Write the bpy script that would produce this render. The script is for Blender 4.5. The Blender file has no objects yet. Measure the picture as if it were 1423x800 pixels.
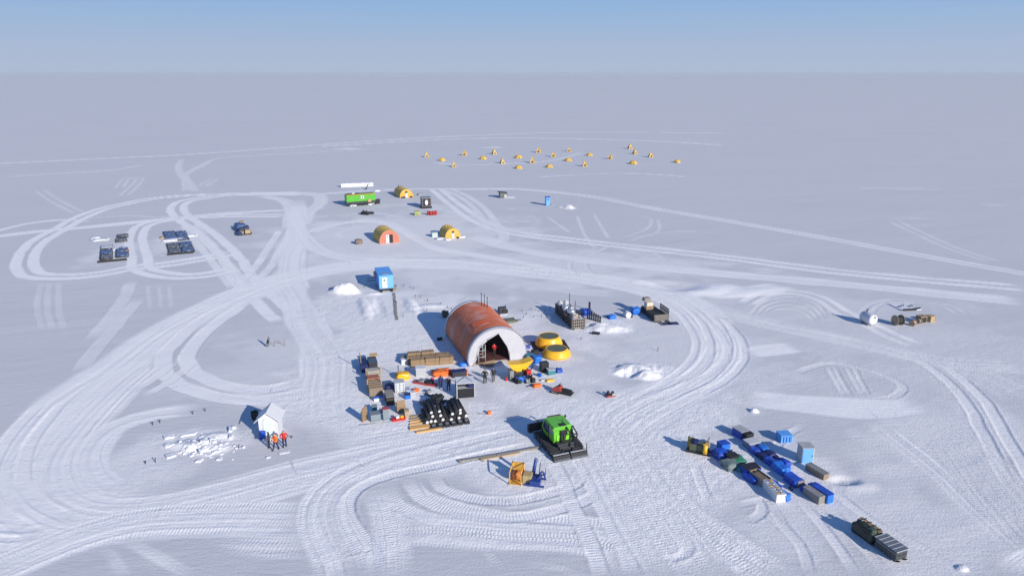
import bpy, bmesh, math, random
import numpy as np
from mathutils import Vector, Matrix
R = math.radians
random.seed(7)
scene = bpy.context.scene
col = scene.collection

# ------------------------------------------------------------------ camera
CAM_H, FPX, PITCH = 34.0, 961.0, R(17.23)
cam_d = bpy.data.cameras.new('camera'); cam = bpy.data.objects.new('camera', cam_d); col.objects.link(cam)
cam_d.sensor_width = 36.0; cam_d.lens = 36.0*FPX/1423.0
cam_d.clip_start = 0.5; cam_d.clip_end = 60000
cam.location = (0, 0, CAM_H); cam.rotation_euler = (math.pi/2-PITCH, 0, 0)
scene.camera = cam

# ------------------------------------------------------------------ sky, sun, exposure
SUN_AZ, SUN_EL = math.atan2(0.67, -0.74), R(22.5)       # sun stands behind the camera, to its right
world = bpy.data.worlds.new('World'); scene.world = world; world.use_nodes = True
nt = world.node_tree; bg = nt.nodes['Background']
sky = nt.nodes.new('ShaderNodeTexSky'); sky.sky_type = 'NISHITA'; sky.sun_disc = False
sky.sun_elevation = SUN_EL; sky.sun_rotation = SUN_AZ
sky.altitude = 3000; sky.air_density = 1.0; sky.dust_density = 0.0; sky.ozone_density = 8.0
# pale ice haze low over the horizon, the same all the way round
geo = nt.nodes.new('ShaderNodeNewGeometry'); sep = nt.nodes.new('ShaderNodeSeparateXYZ'); nt.links.new(geo.outputs['Incoming'], sep.inputs[0])
def band(lo, hi, a, b):
    el = nt.nodes.new('ShaderNodeMapRange'); el.inputs[1].default_value = -lo; el.inputs[2].default_value = -hi; el.interpolation_type = 'SMOOTHSTEP'; nt.links.new(sep.outputs[2], el.inputs[0])
    mx = nt.nodes.new('ShaderNodeMix'); mx.data_type = 'RGBA'; nt.links.new(el.outputs[0], mx.inputs[0])
    for i, v in ((6, a), (7, b)):
        if isinstance(v, tuple): mx.inputs[i].default_value = (*v, 1)
        else: nt.links.new(v, mx.inputs[i])
    return mx.outputs[2]
low = band(0.0, 0.125, (2.3, 2.72, 3.55), (1.42, 2.45, 3.95))
nt.links.new(band(0.10, 0.55, low, sky.outputs[0]), bg.inputs[0]); bg.inputs[1].default_value = 0.15
sun_d = bpy.data.lights.new('sun', 'SUN'); sun_d.energy = 4.4; sun_d.angle = R(0.55); sun_d.color = (1.0, 0.92, 0.82)
sun = bpy.data.objects.new('sun', sun_d); col.objects.link(sun)
sd = Vector((math.sin(SUN_AZ)*math.cos(SUN_EL), math.cos(SUN_AZ)*math.cos(SUN_EL), math.sin(SUN_EL)))
sun.rotation_euler = sd.to_track_quat('Z', 'Y').to_euler(); sun.location = (60, -70, 60)
scene.view_settings.view_transform = 'Standard'; scene.view_settings.look = 'None'
scene.view_settings.gamma = 1.0; scene.view_settings.exposure = 0.30; scene.view_settings.use_curve_mapping = False
scene.cycles.volume_step_rate = 10; scene.cycles.volume_bounces = 0; scene.cycles.max_bounces = 6

# ------------------------------------------------------------------ survey: picture point -> point on the ice sheet
_s, _c = math.sin(PITCH), math.cos(PITCH)
def P(u, v, z=0.0):
    a = (v-400)/FPX; d = (CAM_H-z)/(_s+a*_c)
    return ((u-711.5)/FPX*d, d*(_c-a*_s))

# ------------------------------------------------------------------ ground sheet
def table(seed): return np.random.RandomState(seed).rand(256, 256).astype(np.float32)
_T = {}
def vnoise(x, y, seed=0):
    t = _T.setdefault(seed, table(seed))
    xi = np.floor(x).astype(np.int64); yi = np.floor(y).astype(np.int64)
    fx = (x-xi).astype(np.float32); fy = (y-yi).astype(np.float32)
    fx = fx*fx*(3-2*fx); fy = fy*fy*(3-2*fy)
    x0 = xi & 255; x1 = (xi+1) & 255; y0 = yi & 255; y1 = (yi+1) & 255
    return (t[x0, y0]*(1-fx)+t[x1, y0]*fx)*(1-fy)+(t[x0, y1]*(1-fx)+t[x1, y1]*fx)*fy - 0.5
ys = [30.0]
while ys[-1] < 600: ys.append(ys[-1]+(ys[-1]**2+1156)/23500*0.70)
far = [600*1.07**k for k in range(1, 60) if 600*1.07**k < 10400]+[11000.0]
near = [-3000., -1000., -300., -100., -40., -10., 5., 14., 20., 24., 27.]
YS = np.array(near+ys+far); NF0 = len(near); NF1 = len(near)+len(ys)
D = np.maximum(YS, 30)*0.956+10
NC = 1100
tt = np.linspace(-1, 1, NC)
X = D[:, None]*tt[None, :]
ext = np.array([3., 12., 40., 150., 600., 2500.])
e_hi = np.minimum(D[:, None]+ext[None, :], 11950+ext[None, :]*0.01); E_hi = np.full((len(YS), 1), 12000.)
X = np.concatenate([-E_hi, -e_hi[:, ::-1], X, e_hi, E_hi], axis=1)
C0 = 7
Y = np.repeat(YS[:, None], X.shape[1], axis=1)
NR, NCC = X.shape
dist = np.sqrt(X*X+Y*Y)
fade = np.clip(1-(dist-300)/900, 0.15, 1)
wx, wy = X*0.94+Y*0.34, -X*0.34+Y*0.94            # wind direction
Z = vnoise(X/38, Y/38, 1)*0.22 + vnoise(wx/16, wy/5, 2)*0.07 + vnoise(wx/5, wy/1.5, 3)*0.028
Z *= fade
Z = Z.astype(np.float32)
PACK = np.zeros((NR, NCC), np.float32); CLEAT = PACK.copy(); TS = PACK.copy(); ROUGH = PACK.copy(); TRK = PACK.copy()
DZ = PACK.copy()

def catmull(pts, step):
    p = [np.array(q, float) for q in pts]; p = [2*p[0]-p[1]]+p+[2*p[-1]-p[-2]]; out = []
    for i in range(1, len(p)-2):
        n = max(2, int(np.linalg.norm(p[i+1]-p[i])/step))
        for k in range(n):
            t = k/n
            out.append(0.5*((2*p[i])+(-p[i-1]+p[i+1])*t+(2*p[i-1]-5*p[i]+4*p[i+1]-p[i+2])*t*t+(-p[i-1]+3*p[i]-3*p[i+1]+p[i+2])*t**3))
    out.append(p[-2]); return np.array(out)
def sm(a, b, x): t = np.clip((x-a)/(b-a), 0, 1); return t*t*(3-2*t)

def stroke(line, hw, fn):
    """visit every ground vertex within hw of the ground polyline; fn(slice, |lateral|, signed lateral, arclength, total)"""
    seg = np.linalg.norm(np.diff(line, axis=0), axis=1); acc = np.concatenate([[0], np.cumsum(seg)]); tot = acc[-1]
    CH = 8
    for c in range(0, len(line)-1, CH):
        q = line[c:c+CH+1]
        r0 = np.searchsorted(YS, q[:, 1].min()-hw); r1 = np.searchsorted(YS, q[:, 1].max()+hw)
        r0 = max(r0, NF0-4); r1 = min(r1, NF1+30)
        if r1 <= r0: continue
        xmin, xmax = q[:, 0].min()-hw, q[:, 0].max()+hw
        dl, dh = D[r0], D[r1-1]
        t0 = min(xmin/dl, xmin/dh); t1 = max(xmax/dl, xmax/dh)
        c0 = int((t0+1)/2*(NC-1))+C0; c1 = int((t1+1)/2*(NC-1))+2+C0
        c0 = max(c0, 0); c1 = min(c1, NCC)
        if c1 <= c0: continue
        S = (slice(r0, r1), slice(c0, c1)); x = X[S]; y = Y[S]
        best = np.full(x.shape, 1e9); lat = np.zeros(x.shape); arc = np.zeros(x.shape)
        for i in range(len(q)-1):
            ax, ay = q[i]; bx, by = q[i+1]; L = math.hypot(bx-ax, by-ay)+1e-9; ex, ey = (bx-ax)/L, (by-ay)/L
            px, py = x-ax, y-ay
            t = px*ex+py*ey
            inside = np.clip(t, 0, L); dx, dy = px-inside*ex, py-inside*ey
            d = dx*dx+dy*dy; m = d < best
            best = np.where(m, d, best); lat = np.where(m, px*-ey+py*ex, lat); arc = np.where(m, acc[c+i]+t, arc)
        best = np.sqrt(best)
        ok = best <= hw
        # the ends of a chunk belong to its neighbours
        ok &= (arc >= acc[c]-1e-6) & (arc <= acc[min(c+CH, len(line)-1)]+1e-6)
        if ok.any(): fn(S, ok, lat, arc, tot)
_sid = [0]
def ends(arc, tot, soft): return sm(0, soft, arc)*sm(0, soft, tot-arc) if soft > 0 else 1.0

def tread(line, w, pack=.8, depth=.06, cleat=.8, soft=3.0):
    _sid[0] += 1; sd_ = _sid[0]
    def fn(S, ok, lat, arc, tot):
        e = ends(arc, tot, soft)
        wob = vnoise(arc/2.5, np.full_like(arc, sd_*3.7), 5)*0.16*w
        al = np.abs(lat+wob)
        k = sm(w/2+.10, w/2-.14, al)*ok*e
        berm = np.exp(-((al-w/2-.13)/.13)**2)*ok*e*(0.6+vnoise(arc/.7, lat*3, 6))
        old = DZ[S]; DZ[S] = old*(1-.75*k)-depth*k+depth*.75*berm
        var = 1+vnoise(arc/4, np.full_like(arc, sd_*1.3), 7)*.45
        PACK[S] = np.maximum(PACK[S], np.clip(pack*k*var, 0, 1))
        m = k > .25
        TS[S] = np.where(m, arc, TS[S]); CLEAT[S] = np.where(m, cleat*k, CLEAT[S]*(1-k))
    stroke(line, w/2+.6, fn)

def road(line, w, pack=.75, ruts=.05, cleat=.35, soft=4.0, rough=.15, freq=1.6):
    _sid[0] += 1; sd_ = _sid[0]*11.3
    def fn(S, ok, lat, arc, tot):
        e = ends(arc, tot, soft)
        edge = vnoise(arc/6, np.full_like(arc, sd_), 8)*w*.16
        al = np.abs(lat)+edge
        k = sm(w/2, w/2-.12*w-.25, al)*ok*e
        l2 = lat+vnoise(arc/14, np.full_like(arc, sd_+5), 9)*1.4
        r = vnoise(l2*1.9*freq, np.full_like(arc, sd_)+arc/45, 10)+.6*vnoise(l2*4.3*freq, arc/30+sd_, 11)
        r2 = vnoise(l2*.8*freq, arc/40+sd_, 12)
        DZ[S] = DZ[S]*(1-.7*k)+k*(r*ruts*1.5-.03)
        PACK[S] = np.maximum(PACK[S], np.clip(k*pack*(1+.45*r2+.35*r), 0, 1))
        m = k > .25
        TS[S] = np.where(m, arc+np.sin(np.floor(l2/1.05)*12.9)*3, TS[S]); CLEAT[S] = np.where(m, cleat*k*np.clip(.6+1.6*r2, 0, 1.4), CLEAT[S]*(1-k))
        ROUGH[S] = np.maximum(ROUGH[S], rough*k)
    stroke(line, w/2+.8, fn)

def G(pts): return [P(*q) for q in pts]
def offset(line, o):
    t = np.gradient(line, axis=0); t /= np.linalg.norm(t, axis=1)[:, None]+1e-9
    return line+np.stack([-t[:, 1], t[:, 0]], 1)*o
def pair(pts, sep=2.3, w=1.5, **k):
    l = catmull(G(pts), 1.2)
    tread(offset(l, sep/2), w, **k); tread(offset(l, -sep/2), w, **k)
def lane(pts, w, **k): road(catmull(G(pts), 1.5), w, **k)
def line1(pts, w, **k): tread(catmull(G(pts), 1.2), w, **k)

def blob(u, v, rx, ry, pack=0.00, rough=0., dz=0.):
    cx, cy = P(u, v)
    d = np.sqrt(((X-cx)/rx)**2+((Y-cy)/ry)**2)
    n = vnoise(X/5, Y/5, 13)*.7+vnoise(X/1.6, Y/1.6, 14)*.35
    k = sm(1.05, .45, d+n)
    np.maximum(PACK, pack*k, out=PACK); np.maximum(ROUGH, rough*k, out=ROUGH)
    if dz: DZ[...] += dz*k

# trampled and groomed areas of the camp
blob(640, 480, 24, 22, pack=0.65, rough=.45)
blob(560, 560, 16, 9, pack=0.74, rough=.55)
blob(500, 430, 9, 14, pack=0.61, rough=.75)
blob(540, 470, 14, 10, pack=0.68, rough=.7)
blob(860, 570, 16, 11, pack=0.74, rough=0.6)
blob(760, 620, 16, 9, pack=0.74, rough=0.5)
blob(890, 650, 13, 10, pack=0.74, rough=0.6)
blob(1050, 650, 12, 9, pack=0.54, rough=0.3)
blob(960, 480, 16, 18, pack=0.35, rough=.25)
blob(560, 330, 34, 42, pack=0.43, rough=.15)
blob(700, 370, 50, 16, pack=0.43, rough=.12)
blob(400, 500, 12, 18, pack=0.27, rough=.1)
blob(1130, 440, 26, 16, pack=0.2, rough=0.2)
blob(1300, 480, 22, 16, pack=0.25, rough=.3)
blob(1180, 530, 14, 8, pack=0.12, rough=0.2)
blob(1200, 720, 14, 10, pack=0.41, rough=0.12)
blob(1330, 600, 12, 9, pack=0.41, rough=0.2)
blob(290, 610, 5, 3.5, pack=0.68, rough=.8)
blob(160, 355, 7, 12, pack=0.41, rough=.3); blob(245, 340, 8, 16, pack=0.41, rough=.3)
blob(885, 515, 4.5, 3.5, pack=1.00, rough=.9)
blob(840, 452, 4, 3.5, pack=1.00, rough=.8)
blob(130, 670, 8, 8, pack=0.54, rough=.3)

# ---- far wheel lines
for pts in ([(-60, 231), (0, 227), (126, 221), (253, 215), (360, 208), (500, 197), (640, 189), (800, 184), (1010, 185)],
            [(0, 246), (80, 241), (152, 237), (202, 229)],
            [(520, 207), (360, 216), (304, 220), (283, 229), (258, 243), (264, 255), (272, 267)],
            [(253, 221), (248, 232), (252, 243), (258, 250), (259, 266)],
            [(440, 204), (590, 195), (720, 192), (900, 196), (1010, 202)],
            [(600, 226), (650, 229), (760, 224), (810, 212)], [(740, 246), (860, 241), (960, 246)],
            [(165, 262), (175, 249), (185, 247), (194, 250), (172, 273)], [(55, 264), (75, 278), (110, 296)],
            [(1230, 303), (1300, 304)], [(1190, 262), (1310, 263)], [(1360, 285), (1400, 285)],
            [(1240, 306), (1280, 325), (1330, 347), (1390, 366)],
            [(300, 248), (283, 258), (306, 256)]):
    vm = sum(q_[1] for q_ in pts)/len(pts)
    if vm < 215: lane(pts, 6.0, pack=.42, ruts=0., cleat=0, rough=0)
    elif vm < 245: lane(pts, 3.2, pack=.38, ruts=0., cleat=0, rough=0)
    else: pair(pts, sep=2.2, w=1.1, pack=.3, depth=.04, cleat=.2)

# ---- haul loops on the left
pair([(425, 270), (360, 270), (278, 271), (215, 276), (177, 283), (142, 291), (109, 304), (83, 319), (56, 334), (40, 350), (34, 368), (45, 382), (76, 385), (114, 384), (152, 379), (187, 372), (228, 368), (278, 360), (330, 350)], sep=2.7, w=1.9, pack=.95)
lane([(-60, 334), (0, 328), (50, 322), (109, 317), (170, 311), (240, 304), (300, 298), (360, 294), (405, 292)], 4.2, pack=.8, cleat=.3)
lane([(-60, 335), (0, 320), (38, 311), (70, 307), (94, 306), (130, 308)], 2.6, pack=.65)
lane([(110, 304), (180, 300), (215, 302), (250, 300)], 2.2, pack=.35)
pair([(420, 268), (330, 270), (285, 275), (255, 281), (246, 292), (258, 305), (280, 320), (304, 340), (325, 362), (338, 385), (360, 407), (401, 446)], sep=3.0, w=2.0, pack=.95)
pair([(262, 312), (290, 345), (315, 375), (335, 400)], sep=2.4, w=1.6, pack=.6)
pair([(400, 300), (330, 300), (270, 302), (225, 307), (200, 314), (190, 327), (190, 343), (195, 360), (196, 372), (215, 380), (253, 384), (291, 381), (330, 372)], sep=2.6, w=1.8, pack=.95)
pair([(398, 318), (380, 348), (362, 375), (340, 395)], sep=2.6, w=1.6, pack=.7)
pair([(412, 318), (412, 350), (408, 390)], sep=2.6, w=1.6, pack=.6)
for o in (0, 14, 30): line1([(58+o*.8, 392), (52+o, 430), (60+o, 460)], 1.0, pack=.25, depth=.03)
line1([(185, 390), (172, 415), (150, 445), (125, 475)], 2.0, pack=.4); line1([(192, 415), (168, 445), (130, 490), (110, 520)], 2.0, pack=.4)
for o in (0, 16, 30): line1([(205+o, 395), (209+o, 430)], .7, pack=.25, depth=.02)

lane([(350, 270), (400, 268), (440, 271), (446, 282), (430, 296), (418, 315)], 4.5, pack=.6)
lane([(360, 272), (395, 279), (405, 295), (402, 320)], 4.5, pack=.6)
# ---- main haul roads
lane([(409, 274), (411, 290), (412, 326), (404, 360), (405, 400), (425, 445), (446, 489), (452, 545), (470, 601), (500, 642)], 6.0, pack=.8, rough=.25, cleat=.3, soft=22)
lane([(-40, 800), (-10, 745), (8, 690), (36, 630), (92, 568), (150, 524), (202, 480), (253, 449), (304, 424), (360, 400), (430, 378), (528, 366), (640, 368), (740, 378), (830, 388), (905, 402), (955, 424), (988, 458), (998, 492), (975, 522), (928, 547), (870, 578), (830, 612)], 8.5, pack=.85, ruts=.055, rough=.2, cleat=.35)
lane([(206, 500), (150, 545), (95, 600), (62, 650), (75, 694), (130, 716), (210, 713), (300, 694), (413, 661), (500, 642), (560, 628), (660, 606)], 7.5, pack=.85, ruts=.06, rough=.25, cleat=.6)
lane([(285, 567), (220, 574), (160, 592), (130, 625), (135, 660), (175, 692)], 3.4, pack=.85, cleat=.7, ruts=.06)
pair([(75, 556), (30, 606), (8, 655), (24, 700), (85, 735)], sep=2.4, w=1.2, pack=.8, depth=.12)
pair([(-40, 735), (20, 742), (75, 736)], sep=1.2, w=.7, pack=.8, depth=.1)
lane([(-60, 812), (0, 788), (94, 750), (188, 726), (300, 720), (440, 722)], 5.5, pack=.85, cleat=.9, rough=.2)
lane([(300, 735), (380, 745), (460, 748)], 5.0, pack=.55, cleat=.8)
lane([(140, 757), (158, 775), (178, 810)], 1.3, pack=.6); lane([(165, 745), (215, 772), (280, 806)], 1.3, pack=.6)
lane([(205, 770), (225, 810)], 1.0, pack=.3)
pair([(330, 420), (278, 456), (252, 482), (243, 502), (258, 525), (300, 542), (360, 549), (431, 536)], sep=2.7, w=2.1, pack=.95, depth=.09)
lane([(300, 545), (380, 556), (460, 548)], 3.5, pack=.8, cleat=.8)
pair([(262, 500), (215, 535), (180, 552)], sep=2.3, w=1.2, pack=.65)

# ---- far camp
lane([(401, 300), (426, 333), (452, 351), (502, 361), (580, 364), (660, 369)], 4.0, pack=.75)
lane([(410, 320), (440, 345), (500, 356), (580, 354), (660, 354)], 3.4, pack=.6)
lane([(426, 326), (450, 316), (477, 310), (510, 307), (540, 311), (566, 323), (604, 344), (660, 354), (760, 372), (840, 388)], 3.6, pack=.75)
lane([(470, 300), (520, 296), (570, 305)], 2.5, pack=.4); lane([(480, 335), (470, 325), (490, 318), (520, 312)], 2.5, pack=.5)
pair([(605, 262), (622, 276), (650, 297), (683, 314), (726, 325), (802, 334), (878, 343), (1010, 358), (1178, 379), (1430, 401)], sep=2.8, w=1.8, pack=.75)
pair([(618, 261), (645, 273), (668, 290), (690, 318)], sep=2.6, w=1.8, pack=.55)
lane([(415, 272), (470, 268), (528, 264), (611, 262), (683, 263)], 4, pack=.5)
pair([(660, 263), (705, 262), (751, 265), (827, 274), (903, 289), (1010, 307), (1149, 331), (1298, 358), (1440, 383)], sep=2.0, w=1.25, pack=.8)
lane([(650, 325), (675, 333), (726, 347), (814, 361), (903, 371), (1010, 381), (1160, 394), (1430, 420)], 5.0, pack=.62, cleat=.2)
lane([(690, 312), (700, 330), (680, 345)], 3, pack=.6)
for pts in ([(802, 299), (814, 327), (830, 347)], [(825, 296), (838, 318), (847, 332)], [(760, 300), (795, 325)], [(905, 348), (935, 368)], [(850, 340), (815, 358)]):
    line1(pts, .9, pack=.4, depth=.04)
pair([(804, 362), (806, 374), (822, 385)], sep=3, w=.7, pack=.45)
for pts in ([(868, 330), (900, 318), (905, 305), (885, 300)], [(870, 336), (915, 322), (915, 304)], [(880, 331), (940, 322), (1010, 324)]): line1(pts, 1.0, pack=.3, depth=.04)
lane([(590, 374), (700, 388), (800, 404), (870, 408)], 4, pack=.35)

# ---- right side
pair([(700, 372), (800, 384), (876, 396), (939, 411), (980, 440), (998, 472), (994, 500), (964, 526), (905, 552)], sep=2.3, w=1.1, pack=.8, depth=.11)
pair([(900, 404), (950, 432), (974, 466), (975, 495), (940, 530), (890, 556)], sep=2.0, w=.9, pack=.75, depth=.08)
pair([(930, 402), (972, 425), (1012, 462), (1022, 492), (1000, 520), (955, 545)], sep=2.3, w=1.0, pack=.75, depth=.09)
pair([(962, 411), (1002, 434), (1078, 454), (1172, 472), (1253, 492), (1291, 502), (1329, 529), (1361, 564), (1390, 618), (1430, 690)], sep=2.0, w=1.2, pack=.6, depth=.1)
lane([(940, 410), (1000, 430), (1078, 450), (1172, 472), (1253, 490), (1330, 505), (1440, 510)], 5.0, pack=.5, rough=.4, cleat=.9)
pair([(1035, 425), (1063, 410), (1101, 405), (1139, 414), (1172, 433), (1215, 453), (1250, 470), (1290, 484)], sep=2.0, w=1.3, pack=.72)
for r_ in (0, 10, 20, 30): line1([(1040+r_, 440-r_*.2), (1062+r_*.6, 420+r_*.35), (1100, 412+r_*.6), (1135-r_*.4, 422+r_*.5), (1150-r_*.6, 440+r_*.3)], .7, pack=.45, depth=.05)
for r_ in (0, 14): line1([(1195+r_, 438), (1208+r_, 424), (1245, 416+r_*.3), (1320-r_, 424), (1350-r_, 440)], .8, pack=.35, depth=.04)
for o in (0, 8, 26, 34): line1([(1150+o, 505), (1160+o, 525), (1178+o, 555)], .6, pack=.5, depth=.06)
line1([(1100, 520), (1150, 505), (1210, 515), (1255, 535), (1240, 552), (1200, 556)], 1.0, pack=.45)
lane([(1015, 549), (1090, 558), (1180, 566), (1250, 565), (1290, 556)], 5.2, pack=1.0, ruts=.01, cleat=0, rough=0, soft=5)
lane([(1030, 492), (1065, 486), (1115, 481)], 3.6, pack=1.0, ruts=.01, cleat=0, rough=0, soft=3)
lane([(990, 412), (1035, 405), (1092, 396)], 4.6, pack=1.0, ruts=.01, cleat=0, rough=0, soft=4)
lane([(975, 405), (1000, 398), (1030, 400)], 3.0, pack=.9, ruts=.01, cleat=0, rough=0, soft=3)
lane([(1215, 584), (1296, 650), (1350, 704), (1435, 785)], 2.6, pack=.55, ruts=.07, cleat=.3)
lane([(1323, 650), (1380, 705), (1440, 775)], 1.6, pack=.45, ruts=.06)
lane([(1270, 590), (1330, 620), (1400, 700), (1450, 760)], 7, pack=.35, ruts=.03, cleat=.8, rough=.3)
lane([(1390, 802), (1423, 775), (1460, 755)], 2.0, pack=.9)
lane([(1290, 510), (1360, 520), (1440, 560)], 7, pack=.35, cleat=.7, rough=.3)
for pts in ([(1110, 690), (1150, 740), (1195, 805)], [(1055, 700), (1110, 755), (1130, 805)], [(1060, 640), (1100, 600), (1125, 590)], [(1070, 700), (1100, 745)], [(1150, 700), (1200, 760), (1240, 800)],
            [(964, 638), (976, 674), (993, 708)], [(1010, 690), (1030, 700), (1055, 695), (1056, 712), (1035, 718)], [(1015, 716), (1045, 722), (1062, 708), (1050, 690)],
            [(1130, 668), (1175, 695), (1210, 722), (1290, 765), (1340, 795)], [(1170, 670), (1165, 685), (1185, 700)]):
    line1(pts, .8, pack=.55, depth=.07, cleat=.3)

# ---- foreground
pair([(735, 606), (670, 620), (610, 634), (540, 648), (490, 665), (462, 690), (458, 718), (474, 748), (492, 775), (500, 812)], sep=2.9, w=1.2, pack=.85, depth=.12, cleat=1.)
lane([(700, 600), (610, 622), (530, 640), (470, 668), (446, 700), (452, 735), (476, 775), (485, 812)], 4.5, pack=.8, ruts=.07, cleat=.7, rough=.35)
lane([(520, 672), (536, 700), (545, 740), (548, 812)], 3.8, pack=.75, cleat=.9, rough=.4)
pair([(555, 672), (575, 696), (625, 716), (700, 730), (780, 735), (850, 742), (900, 760)], sep=2.4, w=1.3, pack=.85, depth=.09, cleat=1.)
pair([(585, 660), (600, 686), (645, 703), (705, 708), (770, 696), (815, 678), (830, 650)], sep=2.3, w=1.2, pack=.8, depth=.09, cleat=1.)
lane([(530, 738), (600, 735), (700, 744), (827, 752), (900, 790)], 4.5, pack=.7, cleat=1.0, rough=.25)
lane([(470, 620), (520, 612), (600, 600), (700, 590)], 3.5, pack=.6, cleat=.6, rough=.3)
pair([(782, 628), (798, 660), (815, 700), (845, 760), (862, 812)], sep=2.3, w=1.2, pack=.85, depth=.07, cleat=1.)
lane([(800, 610), (835, 660), (886, 740), (925, 812)], 4.0, pack=.75, cleat=.9, rough=.4)
lane([(870, 600), (905, 660), (960, 722), (1030, 770), (1100, 815)], 5.0, pack=.75, cleat=.9, rough=.5)
lane([(840, 590), (870, 650), (925, 730), (990, 812)], 5.0, pack=.7, cleat=.8, rough=.5)
lane([(960, 700), (1040, 755), (1120, 810)], 1.4, pack=.7, cleat=1.)
for r_ in (0, 5, 10): line1([(930-r_, 735), (950-r_, 745), (962-r_, 762), (945-r_, 776), (915, 776-r_)], .5, pack=.7, depth=.08)
for o in (0, 18, 40, 65): line1([(840+o*.3, 560+o*.3), (825+o*.4, 590), (840+o, 618)], .8, pack=.5, depth=.06)
line1([(665, 755), (690, 780), (705, 800)], .8, pack=.35); lane([(720, 782), (780, 790), (830, 812)], 1.0, pack=.4)
blob(640, 775, .1, .1)

DZ *= .5
# mounds and pits of dug snow
def mound(u, v, rx, ry, h, rz=0., rough=.8, pack=1., lump=.35):
    cx, cy = P(u, v); ca, sa = math.cos(rz), math.sin(rz)
    lx = (X-cx)*ca+(Y-cy)*sa; ly = -(X-cx)*sa+(Y-cy)*ca
    d = np.sqrt((lx/rx)**2+(ly/ry)**2)
    n = vnoise(X*1.1, Y*1.1, 20)*lump*1.6+vnoise(X*2.6, Y*2.6, 21)*lump
    k = sm(1.1, 0.2, d+n*.55)
    DZ[...] += h*k*(1+n*.5); np.maximum(PACK, pack*sm(1.2, .7, d), out=PACK); np.maximum(ROUGH, rough*sm(1.2, .7, d), out=ROUGH)
mound(482, 405, 2.3, 1.6, 1.5, lump=.25); mound(464, 405, 1.2, .8, .45); mound(520, 408, 1.6, .8, .18, pack=.8)
mound(884, 514, 3.0, 2.2, .55); mound(874, 519, 1.7, 1.0, -.55, pack=.8); mound(900, 522, 1.6, 1.2, .4)
mound(845, 456, 3.4, 1.6, .45); mound(834, 452, 1.4, 1.0, .35)
mound(790, 289, 2.0, 1.5, .9); mound(779, 288, 1.2, .9, .45); mound(706, 274, 2.2, 1.2, .3)
mound(262, 618, 2.2, 1.2, .22); mound(285, 622, 2.6, 1.4, .3); mound(300, 606, 1.8, .9, .25); mound(272, 626, .9, .6, -.4)
mound(480, 207, 6, 2.0, .5, rough=.2); mound(683, 205, 5, 1.6, .35, rough=.2)
mound(500, 258, 5.0, .5, .35, rough=.1)
mound(935, 397, 6.5, 3.2, -.4, rz=-.35, rough=.05, pack=.25, lump=.1)
mound(985, 403, 6.0, 3.0, .3, rz=.35, rough=.05, pack=1., lump=.1)
mound(1040, 406, 8.0, 2.4, .16, rz=.3, rough=.05, pack=1., lump=.1)
mound(1175, 668, 1.6, .9, -.28, rough=.2, pack=.3, lump=.1); mound(1190, 674, 2.0, 1.2, .12, rough=.1, pack=.3, lump=.1)
mound(1048, 571, .5, .4, .35); mound(1335, 790, .5, .4, .15)
mound(508, 428, 1.1, 5.5, .38, rz=.32, rough=.9); mound(527, 425, .9, 5, -.22, rz=.3, rough=.7); mound(572, 424, 1.1, 4.5, .3, rz=.34, rough=.8); mound(600, 425, 2.5, 1.2, .2, rough=.8)
mound(695, 512, 2.2, 1.2, .12, rough=.3)

ROUGH[...] = np.clip(ROUGH, 0, 1); PACK[...] = np.clip(PACK*1.25, 0, 1)
Z += DZ
lum = vnoise(X*1.7, Y*1.7, 30)*.5+vnoise(X*3.6, Y*3.6, 31)*.35+vnoise(X*7.1, Y*7.1, 32)*.22
Z += (ROUGH**1.2*lum*.125).astype(np.float32)
def gz(x, y):
    r = int(np.searchsorted(YS, y)); r = min(max(r, 1), NR-1)
    out = 0; f = (y-YS[r-1])/(YS[r]-YS[r-1])
    for rr, w in ((r-1, 1-f), (r, f)):
        c = int((x/D[rr]+1)/2*(NC-1)+.5)+C0; c = min(max(c, 0), NCC-1); out += Z[rr, c]*w
    return float(out)

me = bpy.data.meshes.new('snow_ground')
nv = NR*NCC
co = np.stack([X, Y, Z], -1).reshape(-1, 3).astype(np.float32)
me.vertices.add(nv); me.vertices.foreach_set('co', co.ravel())
idx = np.arange(nv, dtype=np.int32).reshape(NR, NCC)
q = np.stack([idx[:-1, :-1], idx[:-1, 1:], idx[1:, 1:], idx[1:, :-1]], -1).reshape(-1, 4)
me.loops.add(q.size); me.loops.foreach_set('vertex_index', q.ravel())
me.polygons.add(len(q)); me.polygons.foreach_set('loop_start', np.arange(0, q.size, 4, dtype=np.int32))
me.polygons.foreach_set('use_smooth', np.ones(len(q), dtype=bool))
for n_, arr in (('pack', PACK), ('cleat', CLEAT), ('along', TS), ('rough', ROUGH)):
    me.attributes.new(n_, 'FLOAT', 'POINT').data.foreach_set('value', arr.astype(np.float32).ravel())
me.update(); me.validate()
ground = bpy.data.objects.new('snow_ground', me); col.objects.link(ground); ground['kind'] = 'structure'

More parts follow.
